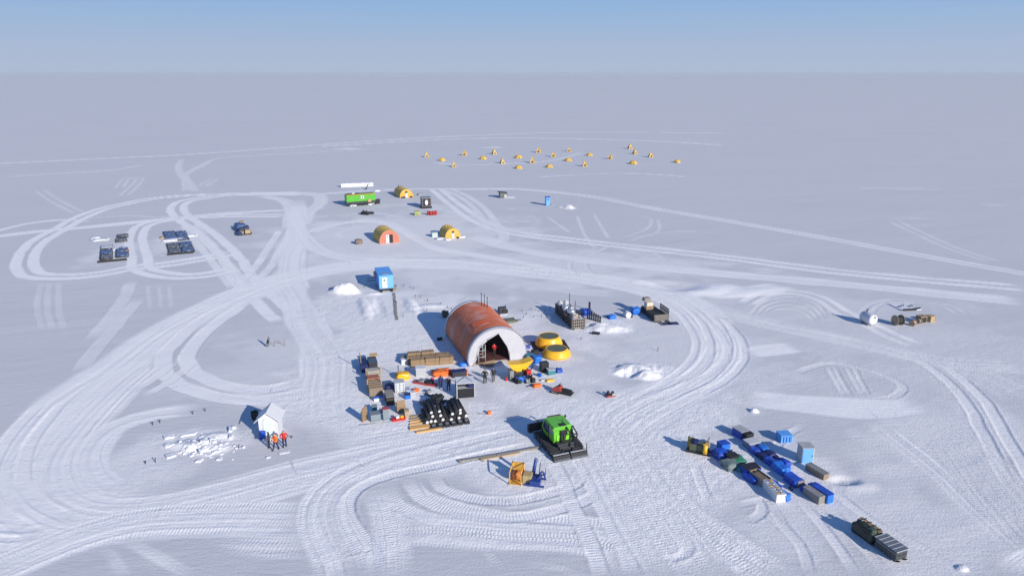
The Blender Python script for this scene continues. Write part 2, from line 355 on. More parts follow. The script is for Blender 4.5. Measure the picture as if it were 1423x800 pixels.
class NT:
    """tiny node-tree writer"""
    def __init__(s, name):
        s.m = bpy.data.materials.new(name); s.m.use_nodes = True; s.t = s.m.node_tree; s.b = s.t.nodes['Principled BSDF']; s.out = s.t.nodes['Material Output']
    def n(s, typ, **kw):
        x = s.t.nodes.new(typ)
        for k, v in kw.items(): setattr(x, k, v)
        return x
    def l(s, a, b): s.t.links.new(a, b)
    def math(s, op, a, b=None):
        x = s.n('ShaderNodeMath', operation=op)
        for i, v in enumerate((a, b)):
            if v is None: continue
            if isinstance(v, (int, float)): x.inputs[i].default_value = v
            else: s.l(v, x.inputs[i])
        return x.outputs[0]
    def noise(s, vec, scale, detail=4, rough=.55):
        x = s.n('ShaderNodeTexNoise'); x.inputs['Scale'].default_value = scale; x.inputs['Detail'].default_value = detail; x.inputs['Roughness'].default_value = rough
        if vec is not None: s.l(vec, x.inputs['Vector'])
        return x.outputs['Fac']
    def mix(s, f, a, b):
        x = s.n('ShaderNodeMix', data_type='RGBA')
        if isinstance(f, (int, float)): x.inputs[0].default_value = f
        else: s.l(f, x.inputs[0])
        for i, v in ((6, a), (7, b)):
            if isinstance(v, tuple): x.inputs[i].default_value = (*v, 1)
            else: s.l(v, x.inputs[i])
        return x.outputs[2]

g = NT('snow'); g.b.inputs['Roughness'].default_value = .75; g.b.inputs['Specular IOR Level'].default_value = .12
att = {k: g.n('ShaderNodeAttribute', attribute_name=k).outputs['Fac'] for k in ('pack', 'cleat', 'along', 'rough')}
tc = g.n('ShaderNodeTexCoord').outputs['Object']
mp = g.n('ShaderNodeMapping'); mp.inputs['Rotation'].default_value = (0, 0, R(-20)); mp.inputs['Scale'].default_value = (.22, .8, 1); g.l(tc, mp.inputs['Vector']); wv = mp.outputs['Vector']
mp2 = g.n('ShaderNodeMapping'); mp2.inputs['Rotation'].default_value = (0, 0, R(-20)); mp2.inputs['Scale'].default_value = (.012, .05, 1); g.l(tc, mp2.inputs['Vector'])
drift = g.noise(mp2.outputs['Vector'], 1.0, 5, .6)                      # wind crust in long bands
speck = g.noise(wv, 2.2, 5, .65)
crust = g.mix(drift, (.53, .538, .565), (.62, .625, .635))
crust = g.mix(g.math('MULTIPLY', speck, .55), crust, (.60, .605, .625))
fresh = g.mix(g.noise(tc, 1.3, 5, .6), (.785, .782, .785), (.875, .87, .86))
g.l(g.mix(att['pack'], crust, fresh), g.b.inputs['Base Color'])
# relief: sastrugi, cleat prints of the tracked vehicles, trodden lumps
fineA = g.math('MULTIPLY', g.noise(wv, 3.0, 6, .6), .05)
fineB = g.math('MULTIPLY', g.noise(tc, 5.5, 5, .6), g.math('ADD', .03, g.math('MULTIPLY', att['rough'], .10)))
ph = g.math('ADD', g.math('MULTIPLY', att['along'], 2*math.pi/.29), g.math('MULTIPLY', g.noise(tc, .9, 3, .6), 7.0))
cl = g.math('MULTIPLY', g.math('MULTIPLY', g.math('SINE', ph), att['cleat']), g.math('MULTIPLY', g.noise(tc, .8, 4, .65), .017))
hsum = g.math('ADD', g.math('ADD', fineA, fineB), cl)
bp = g.n('ShaderNodeBump'); bp.inputs['Strength'].default_value = .9; bp.inputs['Distance'].default_value = 1.0
g.l(hsum, bp.inputs['Height']); g.l(bp.outputs[0], g.b.inputs['Normal'])
me.materials.append(g.m)
SNOW = g.m

# ------------------------------------------------------------------ materials for things
_M = {}
def mat(name, c, rough=.6, metal=0., var=.22, scale=5., bump=.25, frost=0., spec=.4):
    if name in _M: return _M[name]
    g = NT(name); g.b.inputs['Roughness'].default_value = rough; g.b.inputs['Metallic'].default_value = metal; g.b.inputs['Specular IOR Level'].default_value = spec
    tc = g.n('ShaderNodeTexCoord').outputs['Object']; nz = g.noise(tc, scale, 6, .62); n2 = g.noise(tc, scale*.27, 3, .5)
    lo = tuple(x*(1-var) for x in c); hi = tuple(min(x*(1+var)+.01*var, 1) for x in c)
    f = g.math('ADD', g.math('MULTIPLY', nz, .6), g.math('MULTIPLY', n2, .4))
    rr = g.n('ShaderNodeMapRange'); rr.inputs[1].default_value = .3; rr.inputs[2].default_value = .7; g.l(f, rr.inputs[0])
    out = g.mix(rr.outputs[0], lo, hi)
    if frost:      # wind-blown snow lying in patches
        fr = g.n('ShaderNodeMapRange'); fr.inputs[1].default_value = .62-frost*.3; fr.inputs[2].default_value = .72-frost*.2; g.l(g.noise(tc, scale*.5, 5, .6), fr.inputs[0])
        out = g.mix(g.math('MULTIPLY', fr.outputs[0], .8), out, (.8, .82, .86))
    g.l(out, g.b.inputs['Base Color'])
    if bump:
        b = g.n('ShaderNodeBump'); b.inputs['Strength'].default_value = bump; b.inputs['Distance'].default_value = .05; g.l(nz, b.inputs['Height']); g.l(b.outputs[0], g.b.inputs['Normal'])
    _M[name] = g.m; return g.m
def wood(name, c, frost=0.):
    if name in _M: return _M[name]
    g = NT(name); g.b.inputs['Roughness'].default_value = .8
    tc = g.n('ShaderNodeTexCoord').outputs['Object']; mp = g.n('ShaderNodeMapping'); mp.inputs['Scale'].default_value = (1.2, 9, 9); g.l(tc, mp.inputs['Vector'])
    nz = g.noise(mp.outputs['Vector'], 3, 6, .65)
    out = g.mix(nz, tuple(x*.6 for x in c), tuple(min(1, x*1.35) for x in c))
    g.l(out, g.b.inputs['Base Color']); b = g.n('ShaderNodeBump'); b.inputs['Strength'].default_value = .3; b.inputs['Distance'].default_value = .03; g.l(nz, b.inputs['Height']); g.l(b.outputs[0], g.b.inputs['Normal'])
    _M[name] = g.m; return g.m
BLK = mat('black_rubber', (.018, .019, .022), .7); DRK = mat('dark_steel', (.045, .047, .055), .5, .3); GRY = mat('grey_metal', (.27, .29, .30), .45, .35)
LGR = mat('light_grey_panel', (.44, .46, .48), .5); WHT = mat('white_paint', (.62, .63, .65), .45, var=.06); SIL = mat('bright_aluminium', (.72, .73, .74), .3, .8)
YEL = mat('yellow_vinyl', (.83, .45, .02), .35, var=.14, scale=2.5, spec=.5); YLT = mat('yellow_tent_fabric', (.62, .37, .07), .6, var=.15, scale=2); OLV = mat('olive_yellow_fabric', (.55, .38, .10), .7, var=.25, scale=1.5)
BLU = mat('blue_tarp', (.014, .07, .43), .42, var=.45, scale=4.5, bump=1.); BL2 = mat('mid_blue_plastic', (.02, .16, .60), .4, var=.2); NVY = mat('navy_tarp', (.012, .022, .10), .5, var=.4, bump=.6)
LBL = mat('light_blue_paint', (.10, .33, .74), .45, var=.1); SBL = mat('sky_blue_panel', (.16, .42, .85), .4, var=.06); TEA = mat('teal_plastic', (.05, .20, .24), .45)
GRN = mat('lime_green_paint', (.13, .47, .03), .3, var=.1, spec=.6); GRT = mat('green_trailer_paint', (.08, .38, .03), .5, var=.2); GTP = mat('green_tarp', (.04, .22, .13), .55, var=.4, bump=.6); ODK = mat('dark_olive_tarp', (.045, .055, .045), .6, var=.4, bump=.6)
RED = mat('red_fabric', (.52, .025, .02), .55); ORG = mat('orange_fabric', (.80, .16, .02), .6); SAL = mat('salmon_tent_fabric', (.50, .17, .12), .65, var=.12)
WOO = wood('weathered_timber', (.27, .20, .13)); WO2 = wood('fresh_timber', (.55, .33, .12)); CRD = wood('cardboard_brown', (.29, .20, .11)); WGR = wood('grey_weathered_wood', (.25, .23, .21))
DOR = mat('pale_door', (.62, .73, .74), .5, var=.05); GLS = mat('dark_glass', (.03, .04, .05), .12, spec=.8, var=.1, bump=0); GLG = mat('grey_glass', (.20, .22, .22), .15, spec=.8, var=.2, bump=0)
WFB = mat('white_tent_fabric', (.47, .47, .50), .7, var=.06, scale=1.2, bump=.8); GFB = mat('grey_blue_fabric_edge', (.42, .47, .54), .75, var=.1)
MSH = mat('olive_pool_cover', (.10, .12, .08), .6, var=.2); SKN = mat('skin', (.55, .30, .20), .6, var=.05, bump=0)
TAN = mat('tan_canvas', (.42, .30, .17), .8); FLO = wood('shade_tinted_floor_boards', (.09, .03, .03)); CON = mat('grey_crate_lid', (.36, .37, .38), .7)  # FLO: dark red has the shade of the red tent walls in its colour

# ------------------------------------------------------------------ mesh writer
class MB:
    def __init__(s): s.bm = bmesh.new()
    def _xf(s, vs, rot, c):
        for v in vs:
            p = v.co
            if rot is not None: p = rot @ p
            v.co = p+Vector(c)
    def box(s, c, d, rz=0., rx=0., ry=0., bev=0., taper=1.):
        r = bmesh.ops.create_cube(s.bm, size=1); vs = r['verts']
        for v in vs:
            k = taper if v.co.z > 0 else 1.
            v.co = Vector((v.co.x*d[0]*k, v.co.y*d[1]*k, v.co.z*d[2]))
        if bev:
            es = list({e for v in vs for e in v.link_edges})
            rb = bmesh.ops.bevel(s.bm, geom=es, offset=bev, segments=2, affect='EDGES', profile=.6)
            vs = list({v for f in rb['faces'] for v in f.verts} | {v for v in vs if v.is_valid})
        rot = (Matrix.Rotation(R(rz), 3, 'Z') @ Matrix.Rotation(R(ry), 3, 'Y') @ Matrix.Rotation(R(rx), 3, 'X')) if (rz or rx or ry) else None
        s._xf(vs, rot, c); return s
    def cyl(s, p0, p1, r0, r1=None, n=12):
        p0, p1 = Vector(p0), Vector(p1); r1 = r0 if r1 is None else r1; L = (p1-p0).length
        r = bmesh.ops.create_cone(s.bm, cap_ends=True, segments=n, radius1=r0, radius2=max(r1, 1e-4), depth=L)
        rot = (p1-p0).to_track_quat('Z', 'Y').to_matrix(); s._xf(r['verts'], rot, (p0+p1)/2)
        for f in {f for v in r['verts'] for f in v.link_faces}: f.smooth = len(f.verts) == 4
        return s
    def lathe(s, prof, n=24, c=(0, 0, 0), rot=None, wob=0.):
        rings = []
        for k, (r, z) in enumerate(prof):
            rings.append([s.bm.verts.new(Vector((r*(1+wob*math.sin(3*a+k))*math.cos(a), r*(1+wob*math.sin(3*a+k))*math.sin(a), z))) for a in [2*math.pi*i/n for i in range(n)]])
        for a, b in zip(rings, rings[1:]):
            for i in range(n): f = s.bm.faces.new((a[i], a[(i+1) % n], b[(i+1) % n], b[i])); f.smooth = True
        s.bm.faces.new(rings[0][::-1]); s.bm.faces.new(rings[-1])
        s._xf([v for r in rings for v in r], rot, c); return s
    def prism(s, poly, y0, y1, axis='y'):
        f = (lambda p, t: (p[0], t, p[1])) if axis == 'y' else ((lambda p, t: (t, p[0], p[1])) if axis == 'x' else (lambda p, t: (p[0], p[1], t)))
        a = [s.bm.verts.new(f(p, y0)) for p in poly]; b = [s.bm.verts.new(f(p, y1)) for p in poly]; n = len(poly)
        for i in range(n): s.bm.faces.new((a[i], a[(i+1) % n], b[(i+1) % n], b[i]))
        s.bm.faces.new(a[::-1]); s.bm.faces.new(b); return s
    def lump(s, c, d, seed=0, k=.10, cuts=5, rz=0., sq=.55, smooth=True):
        """soft load under a tarpaulin: a rounded, sagging box standing on z=c.z"""
        old = set(s.bm.verts); r = bmesh.ops.create_cube(s.bm, size=1)
        es = list({e for v in r['verts'] for e in v.link_edges})
        bmesh.ops.subdivide_edges(s.bm, edges=es, cuts=cuts, use_grid_fill=True)
        vs = [v for v in s.bm.verts if v not in old]; rnd = random.Random(seed); o = [rnd.random()*50 for _ in range(3)]
        from mathutils import noise as mn
        for v in vs:
            p = v.co*2; q = p.normalized()*1.25; p = p.lerp(q, sq*.5)
            if v.co.z > -.49:
                nz = mn.noise(Vector((p.x*1.4+o[0], p.y*1.4+o[1], p.z*1.4+o[2])))*k*2+mn.noise(Vector((p.x*3.5+o[1], p.y*3.5, p.z*3.5)))*k; p = p*(1+nz)
            else: p.z = -1
            v.co = Vector((p.x*.5*d[0], p.y*.5*d[1], max(p.z*.5+.5, 0)*d[2]))
        s._xf(vs, Matrix.Rotation(R(rz), 3, 'Z') if rz else None, c)
        for f in {f for v in vs for f in v.link_faces}: f.smooth = smooth
        return s
    def build(s, name, m, parent=None, keep=False):
        me = bpy.data.meshes.new(name); bmesh.ops.recalc_face_normals(s.bm, faces=s.bm.faces[:]); s.bm.to_mesh(me); s.bm.free()
        me.materials.append(m); o = bpy.data.objects.new(name, me); col.objects.link(o)
        if parent is not None: o.parent = parent
        return o
def B(c, d, **k): return MB().box(c, d, **k)
def Cy(*a, **k): return MB().cyl(*a, **k)
def tag(o, label, cat, group=None):
    o['label'] = label; o['category'] = cat
    if group: o['group'] = group
    return o
CY = 17.0
def spot(o, u, v, rz=CY, z=None, sink=.03):
    x, y = P(u, v); o.location = (x, y, gz(x, y)-sink if z is None else z); o.rotation_euler = (0, 0, R(rz)); return o
def thing(name, label, cat, u, v, rz=CY, group=None, z=None, sink=.03):
    o = bpy.data.objects.new(name, None); col.objects.link(o); o.empty_display_size = .3
    spot(o, u, v, rz, z, sink); return tag(o, label, cat, group)
def one(name, label, cat, mb, m, u, v, rz=CY, group=None, z=None, sink=.03):
    o = mb.build(name, m); spot(o, u, v, rz, z, sink); return tag(o, label, cat, group)
def copy_tree(o, parent=None):
    c = o.copy(); col.objects.link(c); c.parent = parent
    for ch in o.children: copy_tree(ch, c)
    return c
def sc(v): return FPX*(_s+(v-400)/FPX*_c)/CAM_H
def lift(o): return o.location.z

# ------------------------------------------------------------------ small kinds of things (origin: centre of the base)
def crate(label, cat, u, v, d, m, lid=None, rz=CY, name='crate', group=None, z=None, battens=True, bm_=None):
    t = thing(name, label, cat, u, v, rz, group, z); w, l, h = d
    B((0, l/2, h/2+.02), (w, l, h), bev=.02).build('body', m, t)
    B((0, l/2, h+.045), (w+.05, l+.05, .07), bev=.02).build('lid', lid or m, t)
    if battens:
        for x in (-w/2+.06, w/2-.06): B((x, -.02, h/2+.01), (.09, .04, h-.02)).build('batten', bm_ or m, t)
    return t
def tarped(label, cat, u, v, d, m, rz=CY, name='tarped_load', seed=1, group=None, z=None, strap=None, k=.15):
    t = thing(name, label, cat, u, v, rz, group, z); w, l, h = d
    MB().lump((0, l/2, 0), (w, l, h), seed, k).build('tarp', m, t)
    if strap:
        for y in (l*.3, l*.7): B((0, y, h*.53), (w*1.06, .05, h*1.06), bev=.02).build('strap', strap, t)
    return t
def sledbase(t, w, l, h=.22, m=None):
    for x in (-w*.36, w*.36):
        MB().prism([(-.25, h*.9), (0, 0), (l, 0), (l, .09), (.05, .09), (-.2, h)], x-.07, x+.07, 'x').build('runner', m or DRK, t)
    B((0, l/2, h), (w, l, .08)).build('deck', m or WGR, t)
def drum(t, x, y, z, m, r=.29, h=.88, top=None):
    o = MB().lathe([(r*.94, 0), (r, .03), (r, h*.32), (r*1.04, h*.34), (r, h*.36), (r, h*.64), (r*1.04, h*.66), (r, h*.68), (r, h-.03), (r*.96, h), (r*.92, h-.02)], 16, (x, y, z)).build('drum', m, t)
    MB().lathe([(r*.9, 0), (r*.9, .02)], 14, (x, y, z+h-.02)).build('drum_head', top or m, o); return o

# ------------------------------------------------------------------ people
def person(label, u, v, rz, jacket, trousers, hat, arms='down', lean=0., stride=.12, skin_=True, z=None, h=1.78):
    V, Rr, E = [], [], []
    def a(p, r, par=None):
        V.append(Vector(p)); Rr.append(r if isinstance(r, tuple) else (r, r)); i = len(V)-1
        if par is not None: E.append((par, i))
        return i
    pel = a((0, 0, .95), (.17, .13)); wa = a((0, .0+lean*.3, 1.12), (.165, .125), pel); ch = a((0, lean*.7, 1.34), (.19, .135), wa)
    nk = a((0, lean, 1.50), (.07, .07), ch); hd = a((0, lean+.02, 1.63), (.10, .115), nk); a((0, lean+.02, 1.73), (.085, .10), hd)
    for s_ in (-1, 1):
        st = stride*s_
        hp = a((.10*s_, 0, .88), (.105, .11), pel); kn = a((.115*s_, st*.5+.03, .50), (.08, .085), hp); an = a((.12*s_, st, .11), (.065, .07), kn); a((.125*s_, st+.15, .05), (.055, .045), an)
        sh = a((.21*s_, lean*.9, 1.42), (.085, .085), ch)
        if arms == 'down': el, hn = (.27*s_, -.03+lean, 1.15), (.27*s_, .07+lean, .91)
        elif arms == 'front': el, hn = (.29*s_, .06+lean, 1.17), (.14*s_, .30+lean, 1.12)
        else: el, hn = (.38*s_, .0, 1.20), (.22*s_, .08, .98)
        e_ = a(el, (.062, .062), sh); h_ = a(hn, (.046, .04), e_)
        dr = (Vector(hn)-Vector(el)).normalized(); pm = Vector(hn)+dr*.07; p_ = a(pm, (.042, .025), h_)
        sd_ = Vector((0, 1, 0)) if abs(dr.z) > .7 else Vector((1, 0, 0))
        for k, ln in zip((-1.5, -.5, .5, 1.5), (.06, .075, .07, .055)):
            b = a(pm+sd_*.018*k+dr*.03, .010, p_); a(pm+sd_*.02*k+dr*(.03+ln)+Vector((0, .012, 0)), .009, b)
        th = a(Vector(hn)+dr*.03+sd_*.035, .012, h_); a(Vector(hn)+dr*.075+sd_*.06, .010, th)
    me = bpy.data.meshes.new('person'); me.from_pydata([tuple(p) for p in V], E, []); tmp = bpy.data.objects.new('tmp', me); col.objects.link(tmp)
    sk = tmp.modifiers.new('s', 'SKIN'); ss = tmp.modifiers.new('u', 'SUBSURF'); ss.levels = 1; ss.render_levels = 1
    if not me.skin_vertices: me.attributes.new
    sv = me.skin_vertices[0].data if me.skin_vertices else None
    if sv is None: raise RuntimeError('skin layer')
    for i, r in enumerate(Rr): sv[i].radius = r; sv[i].use_root = (i == 0)
    dg = bpy.context.evaluated_depsgraph_get(); dg.update(); m2 = bpy.data.meshes.new_from_object(tmp.evaluated_get(dg)); bpy.data.objects.remove(tmp)
    m2.name = 'person'; m2.materials.clear()
    for m in (jacket, trousers, SKN, hat, BLK): m2.materials.append(m)
    for p in m2.polygons:
        c = p.center; p.use_smooth = True
        hand = abs(c.x) > .10 and any((c-Vector(V[i])).length < .10 for i in range(len(V)) if Rr[i][0] < .03)
        if c.z > 1.655 or (c.z > 1.54 and c.y < lean): i = 3
        elif c.z > 1.53: i = 2
        elif hand: i = 4
        elif c.z > .90 or abs(c.x) > .24: i = 0
        elif c.z < .13: i = 4
        else: i = 1
        p.material_index = i
    o = bpy.data.objects.new('person', m2); col.objects.link(o)
    hood = MB().lathe([(.075, -.03), (.105, -.015), (.11, .01), (.08, .02)], 12, (0, lean-.01, 1.50)).build('hood', jacket, o)
    face = MB()
    for s_ in (-1, 1): face.box((.035*s_, lean+.125, 1.645), (.03, .015, .015))
    face.box((0, lean+.14, 1.61), (.022, .03, .035), bev=.005); face.box((0, lean+.122, 1.565), (.05, .012, .012))
    face.build('face', BLK if not skin_ else SKN, o)
    k = h/1.78; o.scale = (k, k, k); spot(o, u, v, rz, z, .02); return tag(o, label, 'person')

rr0 = random.Random(5)

# ------------------------------------------------------------------ the big drill tent
def arch(hw, h, n=28, low=.12):
    """half-round hall section, sides slightly tucked in at the foot"""
    pts = [(-hw*(1-low*.35), 0)]
    for i in range(n+1):
        a = math.pi*(1-i/n)*1.0
        pts.append((hw*math.cos(a), h*low+h*(1-low)*math.sin(a)**.92 if math.sin(a) > 1e-6 else h*low))
    pts.append((hw*(1-low*.35), 0)); return pts
def shell(name, hw, h, y0, y1, bays, m, parent, thick=.05, scal=.012, taper=0.):
    mb = MB(); rows = []; sub = 4; N = bays*sub
    for k in range(N+1):
        t = k/N; y = y0+(y1-y0)*t; s_ = 1-scal*math.sin(math.pi*(k % sub)/sub)-taper*t
        rows.append([mb.bm.verts.new((x*s_, y, z*s_)) for x, z in arch(hw, h)])
    for a, b in zip(rows, rows[1:]):
        for i in range(len(a)-1): f = mb.bm.faces.new((a[i], a[i+1], b[i+1], b[i])); f.smooth = True
    o = mb.build(name, m, parent); s = o.modifiers.new('thickness', 'SOLIDIFY'); s.thickness = thick; s.offset = -1; return o
def roof_pt(hw, h, ang, y, off=.02): # point on the shell, ang 0 right .. 180 left
    a = R(ang); low = .12; return Vector(((hw+off)*math.cos(a), y, h*low+(h*(1-low)+off)*math.sin(a)**.92))

g = NT('faded_red_tent_fabric'); g.b.inputs['Roughness'].default_value = .62
tc = g.n('ShaderNodeTexCoord').outputs['Object']; mp = g.n('ShaderNodeMapping'); mp.inputs['Scale'].default_value = (.45, 2.6, .45); g.l(tc, mp.inputs['Vector'])
st = g.noise(mp.outputs['Vector'], 1.6, 5, .6); pt = g.noise(tc, .33, 4, .6)
r1 = g.n('ShaderNodeMapRange'); r1.inputs[1].default_value = .45; r1.inputs[2].default_value = .62; g.l(st, r1.inputs[0])
r2 = g.n('ShaderNodeMapRange'); r2.inputs[1].default_value = .52; r2.inputs[2].default_value = .66; g.l(pt, r2.inputs[0])
c1 = g.mix(r1.outputs[0], (.56, .125, .04), (.60, .19, .095)); c2 = g.mix(g.math('MULTIPLY', r2.outputs[0], .35), c1, (.64, .50, .47))
g.l(c2, g.b.inputs['Base Color']); b_ = g.n('ShaderNodeBump'); b_.inputs['Strength'].default_value = .5; b_.inputs['Distance'].default_value = .12; g.l(st, b_.inputs['Height']); g.l(b_.outputs[0], g.b.inputs['Normal'])
TENTRED = g.m
A_, B_ = Vector(P(650.5, 508.5)), Vector(P(731.5, 497))
T_HW = (B_-A_).length/2; T_H = 4.45; T_L = 11.2; T_RZ = math.degrees(math.atan2(B_.y-A_.y, B_.x-A_.x)); mid = (A_+B_)/2
tent = bpy.data.objects.new('hangar_tent', None); col.objects.link(tent); tent.location = (mid.x, mid.y, 0); tent.rotation_euler = (0, 0, R(T_RZ))
tag(tent, 'large faded red barrel-vaulted tent with open white front', 'tent')
sh = shell('shell', T_HW, T_H, .45, T_L-.45, 13, TENTRED, tent)
shell('edge_band', T_HW*1.012, T_H*1.012, -.05, .5, 1, GFB, tent, scal=0); shell('edge_band', T_HW*1.012, T_H*1.012, T_L-.5, T_L+.05, 1, GFB, tent, scal=0)
ar = arch(T_HW*.985, T_H*.985)
MB().prism(ar, T_L-.2, T_L-.15).build('back_wall', TENTRED, tent)
n_ = len(ar)//2
hole_l = [(.1, 3.85), (-1.4, 3.05), (-2.35, 2.25), (-2.75, .9), (-3.15, 0)]; hole_r = [(1.62, 0), (1.6, .9), (1.25, 1.9), (.1, 3.85)]
ar_top = (0.1, T_H*.985)
for nm, poly in (('door_flap', ar[:n_]+[ar_top]+hole_l), ('door_flap', [ar_top]+ar[n_+1:]+hole_r)):
    mb = MB().prism(poly, -.03, .02); bmesh.ops.triangulate(mb.bm, faces=mb.bm.faces[:]); o = mb.build(nm, WFB, tent)
for hl, r_ in ((hole_l, .09), (hole_r, .07)):
    mb = MB()
    for p, q in zip(hl, hl[1:]): mb.cyl((p[0], -.05, p[1]), (q[0], -.05, q[1]), r_, n=8)
    mb.build('rolled_hem', WFB, tent)
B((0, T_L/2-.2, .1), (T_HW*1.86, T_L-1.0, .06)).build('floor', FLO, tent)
for i, (a, y, hh) in enumerate(((78, 9.0, 1.7), (72, 8.9, 1.55), (66, 8.8, 1.35))):
    p = roof_pt(T_HW, T_H, a, y, -.05); o = Cy(p, p+Vector((0, 0, hh)), .05, n=8).build('vent_pipe', DRK, tent); Cy(p+Vector((0, 0, hh)), p+Vector((0, 0, hh+.12)), .08, n=8).build('cap', DRK, o)
# orange print and the pale bar below it on the roof fabric
def roof_patch(name, a0, a1, y0, y1, m, off):
    mb = MB(); G_ = [[mb.bm.verts.new(roof_pt(T_HW, T_H, a0+(a1-a0)*i/6, y0+(y1-y0)*j/2, off)) for j in range(3)] for i in range(7)]
    for i in range(6):
        for j in range(2): mb.bm.faces.new((G_[i][j], G_[i+1][j], G_[i+1][j+1], G_[i][j+1]))
    return mb.build(name, m, tent)
PR1 = mat('orange_print', (.95, .15, .02), .5, var=.25, scale=6); PR2 = mat('pale_print', (.85, .38, .26), .5)
for a0, a1, y0, y1 in ((116.5, 125, 2.5, 3.8), (109, 116, 2.6, 3.6), (103, 108.5, 2.75, 3.5), (97, 102.5, 2.8, 3.6)): roof_patch('print', a0, a1, y0, y1, PR1, .028)
roof_patch('print', 96, 127, 2.05, 2.28, PR2, .028)
# inside the doorway
def on_tent(x, y): v_ = Matrix.Rotation(R(T_RZ), 2) @ Vector((x, y)); return mid+v_
def put(o, x, y, z=.02, rz=0): q = on_tent(x, y); o.location = (q.x, q.y, z); o.rotation_euler = (0, 0, R(T_RZ+rz)); return o
t = thing('scaffold_frame', 'pale tubular scaffold frame standing in the left of the tent doorway', 'scaffold', 0, 700)
for x in (-1.5, -2.35):
    for y in (.3, 1.3): Cy((x, y, 0), (x, y, 2.5 if x > -2 else 1.9), .045, n=8).build('upright', LGR, t)
for z in (.9, 1.75):
    Cy((-2.35, .3, z), (-1.5, .3, z), .035, n=8).build('rail', LGR, t); Cy((-2.35, 1.3, z), (-1.5, 1.3, z), .035, n=8).build('rail', LGR, t); Cy((-1.5, .3, z), (-1.5, 1.3, z), .035, n=8).build('rail', LGR, t)
put(t, 0, 0, gz(*on_tent(-1.9, .5))+.02)
t = thing('timber_pile', 'loose timber lengths dumped under the scaffold at the tent mouth', 'timber', 0, 700)
for i in range(6): B((-2.0+i*.18, -.2+.1*i, .08+.06*i), (.16, 2.4-.2*i, .09), rz=35+14*i, rx=3).build('plank', WOO if i % 2 else CRD, t)
put(t, .1, -.3, gz(*on_tent(-1.9, -.5)))
q = on_tent(.15, 1.7); pr = person('person in red jacket standing inside the tent doorway', 0, 700, 200, RED, BLK, NVY, 'front'); pr.location = (q.x, q.y, .13)
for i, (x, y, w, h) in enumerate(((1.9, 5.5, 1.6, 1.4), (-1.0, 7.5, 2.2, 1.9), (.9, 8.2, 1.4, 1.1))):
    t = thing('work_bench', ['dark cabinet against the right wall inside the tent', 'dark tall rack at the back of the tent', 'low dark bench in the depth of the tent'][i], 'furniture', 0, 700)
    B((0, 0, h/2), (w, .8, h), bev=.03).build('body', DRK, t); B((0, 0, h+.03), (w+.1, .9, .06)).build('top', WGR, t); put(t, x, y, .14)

# ------------------------------------------------------------------ cartons of timber beside the tent
proto = None
def carton(u, v, w, l, h, z, rz=13., where='bottom layer'):
    t = thing('timber_carton', f'long brown carton in the {where} of the heap beside the red tent', 'carton', u, v, rz, f'brown cartons, {where}', z)
    B((0, l/2, h/2), (w-.03, l, h), bev=.02).build('body', CRD, t)
    B((w*.2, l/2, h/2+.004), (.035, l+.02, h+.02)).build('strap', mat('brown_strap', (.10, .07, .05), .7), t)
    return t
bz = gz(*P(600, 506))-.04
for r_, (n, v0, zz, dl) in enumerate(((3, 0, 0, 0), (3, 1, 0, .0), (3, 2, 0, -.25))):
    for i in range(n):
        t = carton(585, 508, 1.72, .86, .62, bz+zz); x = -11.5+1.74*i*math.cos(R(13)); y = 77.35
        p0 = Vector(P(571.0, 509.5)); ax = Vector((math.cos(R(13)), math.sin(R(13)))); ay = Vector((-ax.y, ax.x)); p = p0+ax*(.86+1.74*i+dl-.35*r_)+ay*(.9*r_)
        t.location = (p.x, p.y, bz)
for i, (a, b) in enumerate(((.55, .0), (2.35, .05), (4.1, .0), (.2, .95), (2.0, .9), (3.75, .95))):
    t = carton(585, 508, 1.72, .84, .30, bz, where='thin middle layer'); p = p0+ax*(a-.1+.0)+ay*(b+.02); t.location = (p.x+ax.x*.4, p.y+ax.y*.4, bz+.625)
for i, (a, b) in enumerate(((.6, 1.75), (2.3, 1.8))):
    t = carton(585, 508, 1.6, .8, .5, bz, where='topmost pair'); p = p0+ax*a+ay*b; t.location = (p.x, p.y, bz+.625)
crate('small white carton at the shaded end of the brown carton heap', 'carton', 562, 505, (.7, .6, .55), WHT, battens=False)
tarped('crumpled blue tarp lying against the foot of the red tent', 'tarp', 645, 508, (1.1, .7, .45), BL2, seed=4, name='tarp_bundle')

# ------------------------------------------------------------------ gear row left of the tent
t = thing('tool_sled', 'dark navy equipment cabinet with tilted lid and tall brown post', 'cabinet', 514, 516)
B((-.55, 1.2, .5), (.9, 2.5, .9), bev=.04, ry=-8).build('body', NVY, t); B((.45, 1.1, .62), (1.0, 2.3, .95), bev=.04).build('housing', DRK, t)
B((.45, 1.0, 1.13), (1.05, 2.2, .06), rx=-5).build('lid', mat('slate_lid', (.05, .075, .12), .4), t); B((.75, 2.35, 1.25), (.95, .6, .1), rx=12).build('shelf', TAN, t); Cy((-.85, .9, 0), (-.98, .9, 2.3), .06, n=8).build('post', CRD, t)
t = crate('grey beige crate on legs behind the slatted brown stack', 'crate', 520, 526, (1.5, .9, 1.0), mat('grey_beige_board', (.30, .29, .25), .8), lid=mat('beige_top', (.40, .38, .32), .8))
for x in (-.85, .85): B((x, .2, .7), (.1, .1, 1.4)).build('leg', TAN, t)
t = thing('slatted_stack', 'stack of slatted brown wooden trays in the gear row', 'trays', 523, 550)
for k in range(5):
    y = .25+k*.62
    B((0, y, .55), (1.45, .5, 1.05), bev=.02).build('tray', CRD if k % 2 else WOO, t)
    for x in (-.55, -.2, .2, .55): B((x, y-.27, .55), (.1, .03, 1.0)).build('slat', WO2 if k % 2 else WGR, t)
B((0, 3.0, 1.14), (1.3, 1.0, .1)).build('lid', mat('dull_red_board', (.34, .12, .07), .7), t)
for x in (-.78, .78): B((x, 1.4, .8), (.08, .08, 1.6)).build('post', TAN, t)
